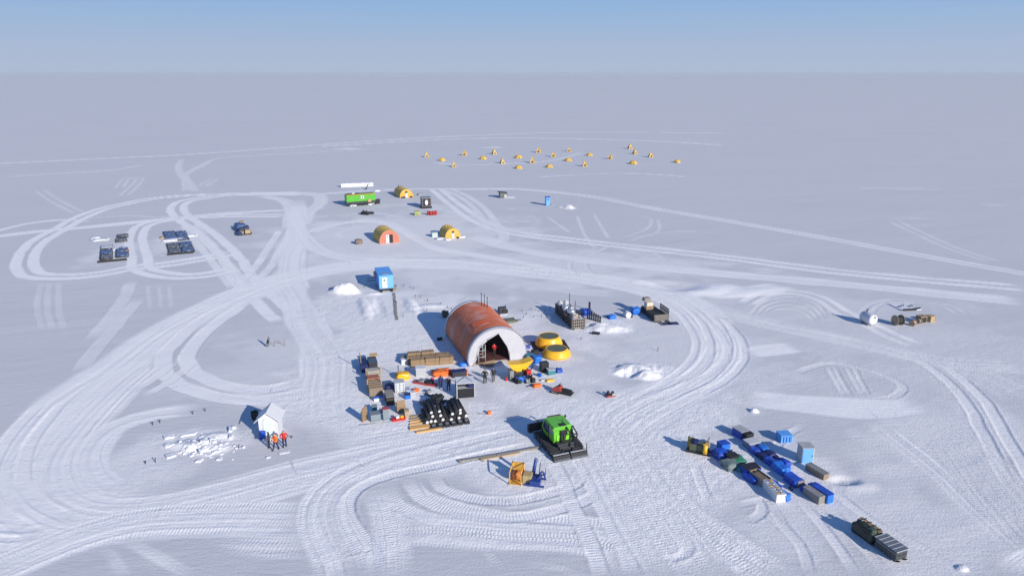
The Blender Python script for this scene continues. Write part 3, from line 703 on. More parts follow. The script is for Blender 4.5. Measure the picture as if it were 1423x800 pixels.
t = crate('low white and blue box at the foot of the brown trays', 'box', 527, 556, (1.1, .45, .35), WHT, lid=BL2, battens=False)
crate('wide grey steel box beside the standing brown board', 'box', 522.5, 585, (1.0, .9, .75), mat('blue_grey_steel', (.21, .26, .29), .5), lid=GRY, battens=False)
crate('tall grey steel cabinet with red mark in the gear row', 'cabinet', 537, 583, (.62, .6, 1.25), mat('blue_grey_steel', (.2, .2, .2)), lid=mat('red_mark', (.35, .06, .07), .6), battens=False)
crate('small greenish steel case behind the wide grey box', 'case', 521, 571, (.5, .5, .6), TEA, lid=GRY, battens=False)
t = thing('standing_board', 'narrow brown board standing upright at the end of the gear row', 'board', 507, 583, CY-35)
B((0, 0, .75), (.10, .9, 1.5)).build('panel', CRD, t); B((.08, 0, .2), (.25, .12, .4)).build('foot', WOO, t)
one('long_pole', 'long thin grey pole lying on the snow in front of the grey steel boxes', 'pole', Cy((-1.6, 0, .05), (1.6, 0, .05), .05, n=8), GRY, 521, 587.5, 13)
t = crate('dark brown slatted crate between the trays and the cardboard box', 'crate', 543, 562, (.85, 1.7, 1.0), mat('soot_brown', (.05, .04, .035), .7), lid=WGR)
t = thing('carton_box', 'opened cardboard box with raised flaps beside the dark brown crate', 'carton', 558, 573)
B((0, .4, .45), (.9, .8, .9), bev=.02).build('body', CRD, t); B((0, .1, 1.15), (.85, .05, .6), rx=-25).build('flap', CRD, t); B((-.5, .4, 1.0), (.05, .8, .4), ry=-30).build('flap', TAN, t)
crate('narrow cardboard box right of the opened carton', 'carton', 566, 580, (.45, .7, .75), mat('carton_paper', (.40, .30, .20), .8, scale=4), battens=False)
t = thing('pulk_sled', 'red plastic pulk sled with small boxes in front of the cartons', 'sled', 555, 584, CY+5)
MB().box((0, .35, .12), (1.35, .65, .22), bev=.06, taper=1.08).build('hull', RED, t); B((-.1, .35, .35), (.35, .3, .3), bev=.04).build('box', WHT, t); B((.35, .35, .3), (.35, .3, .22), bev=.04).build('box', YEL, t)
crate('blue bin with white load near the wooden pallets', 'bin', 567, 553.5, (.6, .6, .45), BL2, lid=NVY, battens=False); crate('pale grey case next to the small blue bin', 'case', 574, 552, (.55, .5, .6), LGR, lid=WHT, battens=False)
t = crate('white cube tank on a pallet in the gear row', 'tank', 556, 544, (1.1, 1.0, 1.15), mat('translucent_white', (.62, .66, .70), .5), lid=LGR, battens=False)
for z in (.3, .6, .9):
    B((0, -.01, z), (1.14, .04, .04)).build('cage_bar', GRY, t)
for x in (-.4, 0, .4): B((x, -.02, .6), (.04, .04, 1.1)).build('cage_bar', GRY, t)
B((0, .5, .04), (1.25, 1.1, .1)).build('pallet', WOO, t)
t = tarped('bright yellow tarp bundle beside a short dark post', 'tarp', 561, 527, (1.5, 1.0, .75), YEL, seed=8, name='tarp_bundle', k=.14); Cy((-.45, 1.0, 0), (-.45, 1.0, 1.5), .05, n=8).build('post', DRK, t)
crate('pale grey cube crate in front of the brown carton heap', 'crate', 585, 522, (1.15, 1.0, .95), LGR, lid=WHT, rz=CY-8, battens=False)
tarped('dark navy tarp heap left of the white cube tank', 'tarp', 542, 541, (1.0, .9, .5), NVY, seed=11, name='tarp_bundle')
one('short_board', 'bluish board leaning flat on the snow right of the white cube tank', 'board', B((0, .4, .05), (.5, .9, .06)), mat('pale_blue_board', (.30, .36, .48), .7), 567, 541, CY)
t = thing('cargo_sled', 'red cargo sled with grey tools and bags on it', 'sled', 589, 534, CY-38)
MB().box((0, .4, .12), (2.9, .75, .2), bev=.06).build('hull', mat('dull_red_plastic', (.40, .05, .06), .5), t); MB().lump((-.5, .4, .2), (.7, .5, .3), 3).build('bag', GRY, t); MB().lump((.5, .4, .2), (.8, .5, .35), 5).build('bag', BLK, t); Cy((-1.0, .3, .3), (.8, .6, .35), .03, n=6).build('tool', LGR, t)
tarped('small red bag at the end of the red cargo sled', 'bag', 601, 530, (.35, .3, .55), mat('pink_red', (.55, .04, .10), .6), seed=2, name='kit_bag')
person('person in dark navy clothes facing away near the orange tarps', 612.5, 539, 20, NVY, BLK, BLK, 'down', stride=.05)
person('person in dark grey suit standing beside the louvred equipment box', 623.5, 541, 160, mat('charcoal_suit', (.05, .05, .055), .7), BLK, mat('maroon_hat', (.2, .02, .03), .8), 'front', stride=.08)
person('person in black in front of the open tent, left of two', 674, 530.5, 175, BLK, mat('black_trousers', (.022, .022, .03), .7), BLK, 'hips', stride=.1)
person('person in black with grey trousers in front of the tent, right of two', 685.5, 528.5, 190, BLK, mat('grey_trousers', (.07, .07, .08), .7), BLK, 'down', stride=.14)
tarped('crumpled orange tarp heap behind the standing people', 'tarp', 614, 522, (2.0, 1.2, .55), ORG, seed=21, name='tarp_bundle', k=.22)
tarped('second orange tarp fold beside the dark bin near the tent', 'tarp', 627, 520, (1.1, .8, .5), mat('deep_orange_fabric', (.7, .09, .02), .6), seed=24, name='tarp_bundle', k=.2)
t = crate('low dark trunk with bright orange end near the tent', 'trunk', 639, 523, (1.7, .9, .65), DRK, lid=NVY, battens=False); B((.93, .45, .35), (.14, .8, .55)).build('end_panel', ORG, t)
# louvred box
t = thing('louvred_box', 'tall white equipment box with dark louvred front and sloping hood', 'box', 647.5, 551, 10)
W_, L_, H_ = 1.95, 1.5, 1.15
B((0, L_/2, H_/2), (W_-.06, L_, H_), bev=.01).build('body', LGR, t)
B((0, -.012, H_/2), (W_-.12, .03, H_-.04)).build('front_panel', BLK, t)
for k in range(9): B((0, -.045, .1+k*.125), (W_-.22, .04, .075), rx=22).build('louvre', DRK, t)
for x in (-W_/2, W_/2): B((x, .02, .9), (.10, .10, 1.8)).build('post', LGR, t)
for x in (-W_/2, W_/2): B((x, L_, .9), (.10, .10, 1.8)).build('post', LGR, t)
B((0, L_/2-.05, 1.82), (W_+.1, L_+.15, .05), rx=4).build('hood', WHT, t); B((0, .5, 1.45), (W_-.2, .03, .5)).build('inner_panel', BLK, t)
B((.62, .1, 1.38), (.6, .35, .4), bev=.03).build('control_case', NVY, t)
Cy((-.9, .2, 1.86), (.1, 1.2, 2.0), .03, n=6).build('brace', GRY, t); Cy((.75, .2, 1.86), (.1, 1.2, 2.0), .03, n=6).build('brace', GRY, t)
# black pipe stack
t = thing('drill_pipe', 'x', 'pipe', 0, 700); bpy.data.objects.remove(t)
p0 = Vector(P(578, 600)); dirx = Vector((math.cos(R(17)), math.sin(R(17)))); diry = Vector((-dirx.y, dirx.x))
pipe_me = {}
def pipe(x, y, z, r, L, rz=0., end=True):
    t = bpy.data.objects.new('drill_pipe', None); col.objects.link(t); tag(t, 'black casing pipe with white end cap in the heap on timbers' if end else 'black casing pipe with dark open end in the heap on timbers', 'pipe', 'black pipes with white caps' if end else 'black pipes with dark ends')
    key = (r, L)
    if key not in pipe_me:
        a = MB().lathe([(r, 0), (r, L)], 14, rot=Matrix.Rotation(-math.pi/2, 3, 'X')).build('tube', BLK, t)
        b = MB().lathe([(r*.78, -.035), (r*.84, -.01), (r*.84, .03)], 14, rot=Matrix.Rotation(-math.pi/2, 3, 'X')).build('end_cap', WHT, t); pipe_me[key] = (a, b)
    else:
        for o in pipe_me[key][:(2 if end else 1)]: c = o.copy(); col.objects.link(c); c.parent = t
    q = p0+dirx*x+diry*y; t.location = (q.x, q.y, z); t.rotation_euler = (0, 0, R(17+rz)); return t
gz0 = gz(*(p0+dirx*3+diry*1.5))
for k in range(5):      # timbers under the pipes
    q = p0+dirx*2.6+diry*(1.0+.6*k); o = B((0, 0, .09), (5.2, .2, .2)).build('bearer', WO2 if k < 3 else WOO); o.location = (q.x-.5+.12*k, q.y, gz0-.04); o.rotation_euler = (0, 0, R(17)); tag(o, 'long sawn timber bearer under the heap of black pipes', 'timber', 'timber bearers under the pipes')
rnd = random.Random(3)
lay = [(1.35+.41*k, .16, .19, 1.15+rnd.uniform(-.15, .2)) for k in range(11)]+[(1.6+.41*k, .46, .19, 1.35+rnd.uniform(0, .35)) for k in range(10) if k not in (5,)]+[(1.95+.42*k, .74, .18, 1.6+rnd.uniform(0, .5)) for k in range(3)]+[(4.5+.4*k, .75, .18, 1.45+.15*k) for k in range(2)]
for i, (x, z, r, y) in enumerate(lay): pipe(x, y, gz0+.2+z-.0, r, 2.9, rnd.uniform(-3, 3), end=(i % 2 == 0 or i < 3))
for k in range(6):      # low caps in front: short black core boxes
    t = thing('core_box', 'flat black core box with grey lid at the foot of the pipe heap', 'box', 0, 700, group='black core boxes by the pipes')
    B((0, .45, .14), (.55, .9, .26), bev=.02).build('body', BLK, t); B((0, .4, .28), (.34, .34, .05), bev=.01).build('lid', GRY, t); q = p0+dirx*(1.9+.68*k)+diry*(.12+.02*k); t.location = (q.x, q.y, gz0-.02)
for k in range(2): 
    q = p0+dirx*(.8+.5*k)+diry*(.75-.75*k); o = B((0, 0, .09), (2.6, .3, .18), bev=.02).build('squared_timber', WO2); o.location = (q.x, q.y, gz0-.02); o.rotation_euler = (0, 0, R(17+3*k)); tag(o, 'honey-coloured squared timber poking out before the black pipes', 'timber', 'squared timbers before the pipes')
tarped('coil of black hose on top of the pipe heap', 'hose', 609, 561, (1.2, .9, .9), BLK, seed=31, name='hose_coil', k=.2)
t = thing('steel_beam', 'long dark steel beam lying behind the black pipes', 'beam', 604, 552, CY-58); B((0, 0, .1), (3.2, .16, .2)).build('beam', DRK, t); B((1.5, 0, .15), (.2, .4, .3)).build('shoe', DRK, t)
for i, (u, v) in enumerate(((589, 561), (598, 562), (601, 557))):
    t = thing('pallet', 'small pale wooden pallet lying on the snow by the black pipes', 'pallet', u, v, CY+8*i, 'pallets by the pipes')
    for k in range(4): B((-.3+.2*k, .4, .14), (.12, .9, .03)).build('slat', WOO, t)
    for y in (.05, .4, .75): B((0, y, .07), (.75, .09, .1)).build('bearer', TAN, t)
t = thing('fuel_can', 'orange fuel can with hose on the snow right of the pipes', 'can', 680, 574); B((0, 0, .2), (.34, .24, .38), bev=.05).build('body', ORG, t); Cy((.05, 0, .38), (.12, 0, .5), .03, n=8).build('spout', BLK, t); Cy((-.2, 0, .05), (-1.2, .5, .04), .03, n=6).build('hose', DRK, t)
# yellow hopper sled and its clutter, right of the tent door
t = thing('hopper_sled', 'yellow trough on a dark machine frame beside the tent front', 'machine', 727, 529)
sledbase(t, 2.4, 2.2, m=DRK)
B((0, 1.2, .65), (2.0, 1.5, .8), bev=.04).build('engine', DRK, t)
MB().prism([(-1.55, 2.15), (-1.2, 1.5), (-.4, .95), (.45, 1.0), (.85, 1.55), (1.5, 2.2), (1.3, 2.2), (.1, 1.95), (-1.3, 2.0)], .7, 1.9).build('trough', YEL, t)
for x, y in ((-.95, .1), (.2, -.1), (.9, .3), (-.4, .3)): Cy((x, y, .1), (x*.8, y+.8, 1.3), .06, n=8).build('strut', BLK, t)
for x in (-1.0, .0, .8): Cy((x, .0, .35), (x+.25, .0, .35), .33, n=14).build('wheel', BLK, t)
MB().lump((-.3, -.15, .25), (.9, .6, .5), 6, .2).build('blue_cover', BL2, t); MB().lump((.7, .1, .9), (.55, .5, .5), 7, .15).build('red_cover', RED, t); B((-1.2, .9, .8), (.5, .9, 1.0), bev=.04).build('side_box', GRY, t)
Cy((.1, -.3, .2), (1.5, .8, 1.6), .07, n=8).build('boom', NVY, t); Cy((-.5, -.3, .25), (.7, .2, .9), .05, n=8).build('boom', NVY, t)
for k in range(10):
    a_ = rr0.uniform(-1.2, 1.2); b2 = rr0.uniform(-.5, .9); Cy((a_, b2, .1), (a_+rr0.uniform(-.6, .6), b2+rr0.uniform(-.2, .5), rr0.uniform(.4, 1.2)), .05, n=6).build('hose', BLK if k % 3 else NVY, t)
for k in range(5): MB().lump((rr0.uniform(-1.4, 1.1), rr0.uniform(-.6, .3), .1), (.45, .4, .45), 300+k, .2).build('bag', (BLK, DRK, NVY, GRY, BLK)[k], t)
crate('teal plastic crate tucked beside the right tent flap', 'crate', 738, 500, (1.0, .8, .7), TEA, battens=False)
tarped('bright blue tarp on top of crates beside the yellow trough', 'tarp', 748, 504, (1.0, .8, .9), BL2, seed=41, name='tarp_bundle')
tarped('black coiled hoses and tools next to the teal crate', 'hose', 745, 494, (.8, .7, .8), BLK, seed=42, name='hose_coil', k=.2)
t = crate('black mesh crate beside the yellow pools', 'crate', 757.5, 516, (.95, .8, 1.1), BLK, lid=DRK)
crate('teal cool box in front of the black mesh crate', 'box', 767, 520, (.9, .75, .6), TEA, lid=LGR, battens=False)
tarped('small blue bag lying right of the teal cool box', 'bag', 778, 517, (.75, .6, .45), BLU, seed=44, name='kit_bag')
tarped('small blue sack lying behind the tent front flap', 'bag', 733, 483, (.7, .5, .4), BLU, seed=45, name='kit_bag')
tarped('yellow can lying in front of the yellow trough machine', 'can', 742, 530, (.4, .35, .35), YEL, seed=46, name='fuel_can')
tarped('orange stuff sack on the snow in front of the yellow trough machine', 'bag', 747, 537, (.9, .5, .35), ORG, seed=47, name='kit_bag'); one('ski_pair', 'dark pair of poles beside the orange stuff sack', 'poles', MB().cyl((-.5, 0, .05), (.5, .15, .05), .04, n=6).cyl((-.5, .1, .05), (.5, .25, .05), .04, n=6), NVY, 737, 535)
tarped('loose yellow strap pile on the snow near the red snowmobile', 'strap', 765, 529, (.9, .4, .22), YEL, seed=48, name='strap_pile', k=.25)
tarped('silver grey sheet thrown in front of the dark crates', 'sheet', 755, 528, (.6, .3, .2), LGR, seed=49, name='sheet_bundle')
# yellow onion pools
def pool(label, u, v, r, rt, h, tilt=0.):
    t = thing('onion_tank', label, 'tank', u, v, CY, 'yellow onion tanks by the tent')
    MB().lathe([(r*.84, 0), (r*.97, h*.12), (r, h*.28), (r*.95, h*.5), (rt*1.12, h*.86), (rt*1.06, h), (rt*.99, h*.985)], 36, wob=.012).build('wall', YEL, t)
    MB().lathe([(rt*.985, h*.97), (rt*.98, h*1.005)], 30).build('cover', MSH, t)
    mb = MB()
    for i in range(30): a, b = 2*math.pi*i/30, 2*math.pi*(i+1)/30; mb.cyl((rt*1.02*math.cos(a), rt*1.02*math.sin(a), h), (rt*1.02*math.cos(b), rt*1.02*math.sin(b), h), .055, n=6)
    mb.build('rim', YEL, t); return t
pool('tall yellow onion-shaped tank standing behind the squat one', 762.5, 479, 1.8, 1.28, 1.42); pool('squat yellow onion-shaped tank with dark green cover', 773, 492, 1.85, 1.3, .98)
one('tarpaulin_sheet', 'black ground sheet under the tall yellow tank', 'sheet', B((0, 0, .02), (4.6, 3.4, .03)), BLK, 764, 479, CY-8, sink=-.06)
# snowmobiles
def snowmobile(label, u, v, rz, m, k=1.):
    t = thing('snowmobile', label, 'snowmobile', u, v, rz)
    MB().prism([(-1.3*k, .18), (-1.2*k, .06), (.4*k, .06), (.6*k, .3), (.4*k, .42), (-1.25*k, .42)], -.24, .24, 'x').build('track_tunnel', BLK, t)
    MB().prism([(-.1, .4), (.2, .28), (1.0*k, .3), (1.05*k, .5), (.55, .82), (.25, .9), (0, .72)], -.33, .33, 'x').build('hood', m, t)
    MB().prism([(-1.25*k, .42), (0, .42), (.02, .66), (-.5, .70), (-1.2*k, .64)], -.2, .2, 'x').build('seat', BLK, t)
    MB().prism([(.35, .85), (.5, .82), (.28, 1.15), (.2, 1.12)], -.25, .25, 'x').build('windshield', GLS, t)
    for s_ in (-1, 1):
        MB().prism([(.2, .02), (1.15*k, .02), (1.35*k, .2), (1.3*k, .22), (1.1*k, .08), (.2, .08)], .42*s_-.07, .42*s_+.07, 'x').build('ski', BLK, t); Cy((.25*s_, .7*k, .4), (.42*s_, .75*k, .08), .04, n=6).build('strut', DRK, t)
    Cy((-.36, .12, .98), (.36, .12, .98), .03, n=6).build('handlebar', BLK, t); B((0, -1.3*k, .4), (.44, .3, .06)).build('rack', DRK, t); return t
snowmobile('red snowmobile parked on trampled snow in front of the yellow tanks', 780.5, 545, 60, mat('red_cowl', (.42, .06, .04), .35))
t = thing('drum_trolley', 'small red trolley with two black cans on it', 'trolley', 849.5, 551, CY); B((0, .3, .15), (1.0, .7, .16), bev=.03).build('tray', mat('rust_red', (.3, .08, .06), .6), t); Cy((-.25, .3, .2), (-.25, .3, .65), .17, n=12).build('can', BLK, t); Cy((.28, .3, .2), (.28, .3, .55), .17, n=12).build('can', DRK, t); B((.3, .1, .3), (.35, .25, .2)).build('case', LGR, t)
# planks
for i, (u0, v0, u1, v1, w, m, lb) in enumerate(((637, 641, 747, 623, .22, WGR, 'long grey beam lying on the snow behind the snow blower'), (668, 639.5, 722, 629.5, .26, wood('pale_timber', (.42, .33, .22)), 'pale timber plank lying alongside the long grey beam'), (690, 633, 752, 621.5, .2, WGR, 'second grey beam overlapping the pale timber plank'))):
    a, b = Vector(P(u0, v0)), Vector(P(u1, v1)); L = (b-a).length
    t = thing('timber_beam', lb, 'beam', 0, 700); B((L/2, 0, .10), (L, w, .16)).build('beam', m, t); B((.15, 0, .05), (.25, w+.25, .1)).build('chock', WGR, t); t.location = (a.x, a.y, gz(*((a+b)/2))-.02); t.rotation_euler = (0, 0, math.atan2(b.y-a.y, b.x-a.x))

# ------------------------------------------------------------------ snow groomer
cx, cy = Vector(P(742.5, 608.5)), Vector(P(765.5, 633.5))
fw = (cx-cy).normalized(); RZG = math.degrees(math.atan2(fw.y, fw.x))-90; rt = Vector((fw.y, -fw.x)); ctr = (cx+cy)/2+rt*1.68
t = thing('snow_groomer', 'lime green tracked snow groomer with black front blade and rear tiller', 'groomer', 0, 700)
t.location = (ctr.x, ctr.y, gz(*ctr)-.02); t.rotation_euler = (0, 0, R(RZG-3)); t.scale = (.98, .98, .83)
for s_ in (-1, 1):
    x0, x1 = s_*1.25-.47, s_*1.25+.47
    loop = [(-1.75, .0), (1.55, .0), (1.9, .16), (2.1, .42), (2.05, .66), (1.85, .78), (-1.75, .74), (-2.0, .6), (-2.08, .38), (-1.98, .14)]
    tb = MB().prism(loop, x0, x1, 'x').build('track_belt', BLK, t)
    gr = MB()
    for k in range(15): gr.box((s_*1.25, -1.7+k*.25, .785), (.98, .05, .07))
    for k in range(4): gr.box((s_*1.25, 2.0+.03*k, .25+.12*k), (.98, .07, .05))
    for k in range(4): gr.box((s_*1.25, -2.06, .2+.13*k), (.98, .07, .05))
    gr.build('grousers', DRK, tb)
    for k in range(5): Cy((x0 if s_ < 0 else x1, -1.4+k*.75, .36), ((x0-.05) if s_ < 0 else (x1+.05), -1.4+k*.75, .36), .3, n=16).build('road_wheel', DRK, t)
    B((s_*1.25, .0, .83), (.5, 3.2, .03)).build('track_guard', DRK, t) if s_ > 0 else None
B((0, 0, .72), (1.5, 4.1, .5), bev=.05).build('chassis', DRK, t)
MB().prism([(-1.15, 1.0), (1.35, 1.0), (1.75, 1.55), (1.3, 2.6), (.9, 2.72), (-.85, 2.72), (-1.2, 2.35), (-1.25, 1.6)], -1.0, 1.0, 'x').build('cab', GRN, t)
rf = B((0, .05, 2.78), (1.9, 2.2, .14), bev=.06).build('roof', GRN, t); B((.05, -.62, 2.86), (.62, .5, .05)).build('hatch', BLK, rf); B((.65, -.35, 2.86), (.5, 1.2, .08), bev=.03).build('roof_box', GRN, rf)
MB().prism([(1.40, 1.2), (1.79, 1.57), (1.38, 2.58), (1.33, 2.56)], -.9, .9, 'x').build('windshield', GLS, t)
for s_ in (-1, 1):
    MB().prism([(-.85, 1.75), (-.05, 1.55), (-.05, 2.5), (-.8, 2.55)], s_*1.004-.01, s_*1.004+.01, 'x').build('side_window', GLG, t)
    MB().prism([(.18, 1.45), (1.25, 1.45), (1.45, 1.7), (1.15, 2.55), (.2, 2.55)], s_*1.004-.01, s_*1.004+.01, 'x').build('door_window', GLS, t)
    B((s_*1.01, .07, 1.85), (.03, .12, 1.65)).build('pillar', BLK, t); Cy((s_*1.0, 1.5, 2.3), (s_*1.45, 1.7, 2.35), .03, n=6).build('mirror_arm', BLK, t); B((s_*1.5, 1.7, 2.25), (.2, .06, .36), bev=.02).build('mirror', BLK, t)
for x in (-.45, .42): B((x, -1.27, 1.65), (.62, .08, .75), bev=.05).build('rear_panel', mat('bright_lime_panel', (.20, .62, .03), .35, var=.1), t)
B((-.02, -1.28, 2.25), (.75, .12, .55), bev=.04).build('rear_grille', BLK, t); Cy((-.35, -1.42, 1.2), (-.3, -1.4, 2.3), .11, n=12).build('exhaust', BLK, t); B((0, -1.36, 1.65), (.16, .14, .9)).build('frame_post', DRK, t)
B((0, -1.55, 1.05), (1.7, .75, .4), bev=.05).build('rear_deck', DRK, t)
for x in (.35, 1.0): 
    Cy((x, -1.0, 2.75), (x+.1, -1.9, 2.25), .07, n=8).build('rack_bar', BLK, t); Cy((x+.1, -1.9, 2.25), (x-.1, -2.1, .9), .07, n=8).build('rack_bar', BLK, t)
Cy((.45, -1.9, 2.25), (1.1, -1.9, 2.25), .07, n=8).build('rack_bar', BLK, t)
MB().prism([(-1.95, 1.1), (-1.2, 1.5), (-1.2, 2.6), (-1.9, 2.2)], .78, .8, 'x').build('rack_mesh', DRK, t)
for s_ in (-1, 1):
    tl = MB().prism([(-3.05, .1), (-2.9, .0), (-2.3, .05), (-2.2, .35), (-2.4, .55), (-2.85, .5)], s_*.9-.85, s_*.9+.85, 'x').build('tiller', BLK, t); B((s_*.9, -2.62, .58), (1.6, .22, .05), rx=-8).build('trim', LGR, tl); B((s_*.9, -3.1, .12), (1.66, .25, .06), rx=18).build('comb', GRY, tl)
Cy((1.75, -2.7, .3), (1.75, -2.7, 1.35), .04, n=6).build('marker_post', BLK, t)
for s_ in (-1, 1): Cy((.5*s_, -2.0, .7), (.6*s_, -2.6, .4), .09, n=8).build('tiller_arm', DRK, t); Cy((.6*s_, 1.9, .6), (.8*s_, 2.9, .55), .1, n=8).build('blade_arm', DRK, t)
bl = MB()
for k in range(9):
    x = -1.66+k*.415; z = [(2.95, .08), (2.85, .45), (2.95, .85), (3.1, 1.0)]
    bl.prism([(3.05-(.12 if abs(k-4) > 3 else 0), .05), (2.93, .35), (2.95, .75), (3.1, 1.12), (3.15, 1.12), (3.04, .75), (3.02, .35), (3.12, .05)], x-.205, x+.205, 'x')
bl.build('blade', mat('worn_black_blade', (.03, .02, .022), .45), t)
for s_ in (-1, 1): B((s_*1.88, 3.15, .5), (.05, .5, .9)).build('blade_wing', BLK, t); Cy((s_*.9, 2.9, .9), (s_*.9, 2.9, 1.5), .05, n=6).build('blade_post', BLK, t)
B((0, 2.4, 1.0), (1.6, .5, .2), bev=.03).build('front_step', BLK, t); B((0, 1.2, 2.9), (1.5, .12, .12), bev=.03).build('light_bar', BLK, t)
Cy((.3, -.2, 2.86), (.3, -.2, 3.25), .03, n=6).build('aerial', DRK, t)

# ------------------------------------------------------------------ snow blower
t = thing('snow_blower', 'yellow and blue snow blower attachment left on the snow', 'snow blower', 722, 668, -12)
def frame(name, x, m): 
    mb = MB()
    for (a, b) in (((-.7, .05), (-.7, 1.15)), ((-.7, 1.15), (.75, 1.45)), ((.75, 1.45), (.75, .05)), ((.75, .05), (-.7, .05))): mb.cyl((x, a[0], a[1]), (x, b[0], b[1]), .06, n=6)
    mb.build(name, m, t)
YBL = mat('worn_yellow_steel', (.62, .34, .06), .5, var=.3)
frame('side_frame', -.75, YBL); frame('side_frame', .25, YBL)
B((-.25, .78, .72), (1.05, .05, 1.35)).build('back_plate', YBL, t); B((-.25, 0, .06), (1.0, 1.4, .06)).build('floor_plate', YBL, t); MB().lathe([(.4, 0), (.42, .9)], 18, (-.7, .1, .55), Matrix.Rotation(math.pi/2, 3, 'Y')).build('auger', mat('rust_orange', (.5, .16, .04), .6), t)
B((.7, .1, .45), (.8, .9, .7), bev=.06).build('gearbox', mat('yellow_grey', (.42, .33, .16), .6), t)
B((1.45, 0, .3), (.9, 1.3, .5), bev=.06).build('engine_block', mat('dark_blue_steel', (.02, .05, .22), .45), t)
DBL = mat('dark_blue_steel', (.02, .05, .22))
Cy((1.1, .5, .4), (1.3, .7, 1.9), .17, .14, n=12).build('chute', DBL, t); Cy((1.3, .7, 1.9), (1.42, .55, 1.98), .15, n=12).build('chute_cap', DBL, t); Cy((1.65, .4, .4), (1.75, .45, 1.8), .04, n=6).build('lever', BLK, t)
for a in range(9): 
    q0, q1 = math.pi*a/9, math.pi*(a+1)/9
    Cy((2.0-.22*math.cos(q0), .0, .55+.65*math.sin(q0)), (2.0-.22*math.cos(q1), .0, .55+.65*math.sin(q1)), .08, n=6).build('hoop', DBL, t)
for y in (-.6, .6): B((1.4, y, .12), (1.7, .14, .14)).build('skid', DBL, t)
Cy((1.2, -.5, .3), (2.2, .3, .9), .07, n=6).build('brace', DBL, t); Cy((2.2, .3, .3), (2.25, .35, 1.4), .03, n=6).build('lever', BLK, t)

# ------------------------------------------------------------------ white hut and the people by it
t = thing('white_hut', 'small white gabled hut with pale arched door', 'hut', 374.5, 607, CY-12)
HW, HL, HE, HP = .9, 1.75, 1.95, 2.75
MB().prism([(-HW, 0), (-HW, HE), (0, HP-.06), (HW, HE), (HW, 0)], 0, HL).build('wall', WHT, t)
for s_ in (-1, 1):
    mb = MB().prism([(0, HP), (s_*(HW+.34), HE-.22), (s_*(HW+.34), HE-.14), (0, HP+.09)], -.3, HL+.25); mb.build('roof_slope', WHT, t)
fr_ = [(-.42, .0), (-.42, 1.3)]+[(.42*math.cos(a), 1.3+.42*math.sin(a)) for a in [math.pi*(1-i/8) for i in range(1, 8)]]+[(.42, 1.3), (.42, .0)]
dr_ = MB().prism([(x*1.2, z*1.29) for x, z in fr_], -.05, .01).build('door_frame', WHT, t); MB().prism([(x, z*1.24) for x, z in fr_], -.08, -.02).build('door', DOR, t); B((0, -.3, .05), (1.2, .5, .1)).build('step', WHT, t)
crate('blue box at the left corner of the white hut', 'box', 365.5, 609.5, (.6, .5, .75), BLU, battens=False)
tarped('black bag leaning on the shaded side of the white hut', 'bag', 354.5, 583, (.6, .5, .85), BLK, seed=51, name='kit_bag', k=.2)
person('person in black and white clothes standing by the white hut door', 374.7, 621.5, 100, mat('black_white_jacket', (.04, .04, .04), .7), BLK, BLK, 'front', stride=.03)
person('person in orange jacket with wide stance by the white hut', 384, 624.5, 150, ORG, NVY, mat('orange_hat', (.75, .2, .03), .7), 'front', stride=.26)
person('person in red jacket standing right of the orange jacket', 396, 620, 190, RED, NVY, RED, 'hips', stride=.1)
# cut snow blocks
SNB = mat('packed_snow_block', (.66, .68, .72), .8, var=.12, scale=3, bump=1.)
for i, (u, v, w, l, h, rz, k) in enumerate(((395, 628, 1.1, .5, .16, 25, 1), (321, 598, .35, .9, .5, 12, 0), (321, 608, .35, .8, .5, 12, 0), (326, 594, .4, .5, .4, 12, 0), (235, 607, .95, .8, .3, 35, 0), (235, 619, .9, .7, .28, 40, 0), (238, 633, .95, .8, .3, 38, 0), (262, 604, 1.5, .3, .25, 22, 0), (272, 622, .6, .4, .4, -10, 0), (285, 618, .9, .5, .45, 15, 0), (296, 612, .6, .5, .4, 30, 0), (290, 632, .7, .5, .3, -15, 0), (276, 641, .6, .4, .3, 5, 0), (300, 628, .5, .4, .3, 40, 0), (282, 628, .6, .45, .45, 60, 0), (315, 616, .4, .35, .25, 10, 0), (331, 622, .5, .3, .2, 10, 0), (373, 635, .4, .3, .2, 20, 0), (305, 638, .5, .4, .25, 0, 0))):
    o = one('snow_block', 'sawn slab of snow at the feet of the people by the hut' if k else 'sawn white snow block lying round the dug pit near the hut', 'snow block', MB().lump((0, 0, 0), (w*.85, l*.8, h*.6), 60+i, .22, 2, sq=.05, smooth=False), SNB, u, v, rz, None if k else 'sawn snow blocks by the pit', sink=.02)
    if i in (4, 5, 6): tag(o, 'broad snow slab in the row of three on the far side of the pit', 'snow block', 'row of three snow slabs')
    elif i in (1, 2, 3): tag(o, 'upright snow slab standing between the pit and the hut', 'snow block', 'upright snow slabs')
rr_ = random.Random(11)
for i in range(70):
    u, v = rr_.gauss(282, 17), rr_.gauss(622, 9); s_ = rr_.uniform(.08, .24)
    one('snow_lump', 'broken snow lump scattered round the dug pit near the hut', 'snow lump', MB().lump((0, 0, 0), (s_*1.5, s_, s_*.8), 100+i, .3, 1, sq=.3, smooth=False), SNB, u, v, rr_.uniform(0, 90), 'broken snow lumps by the pit', sink=.03)

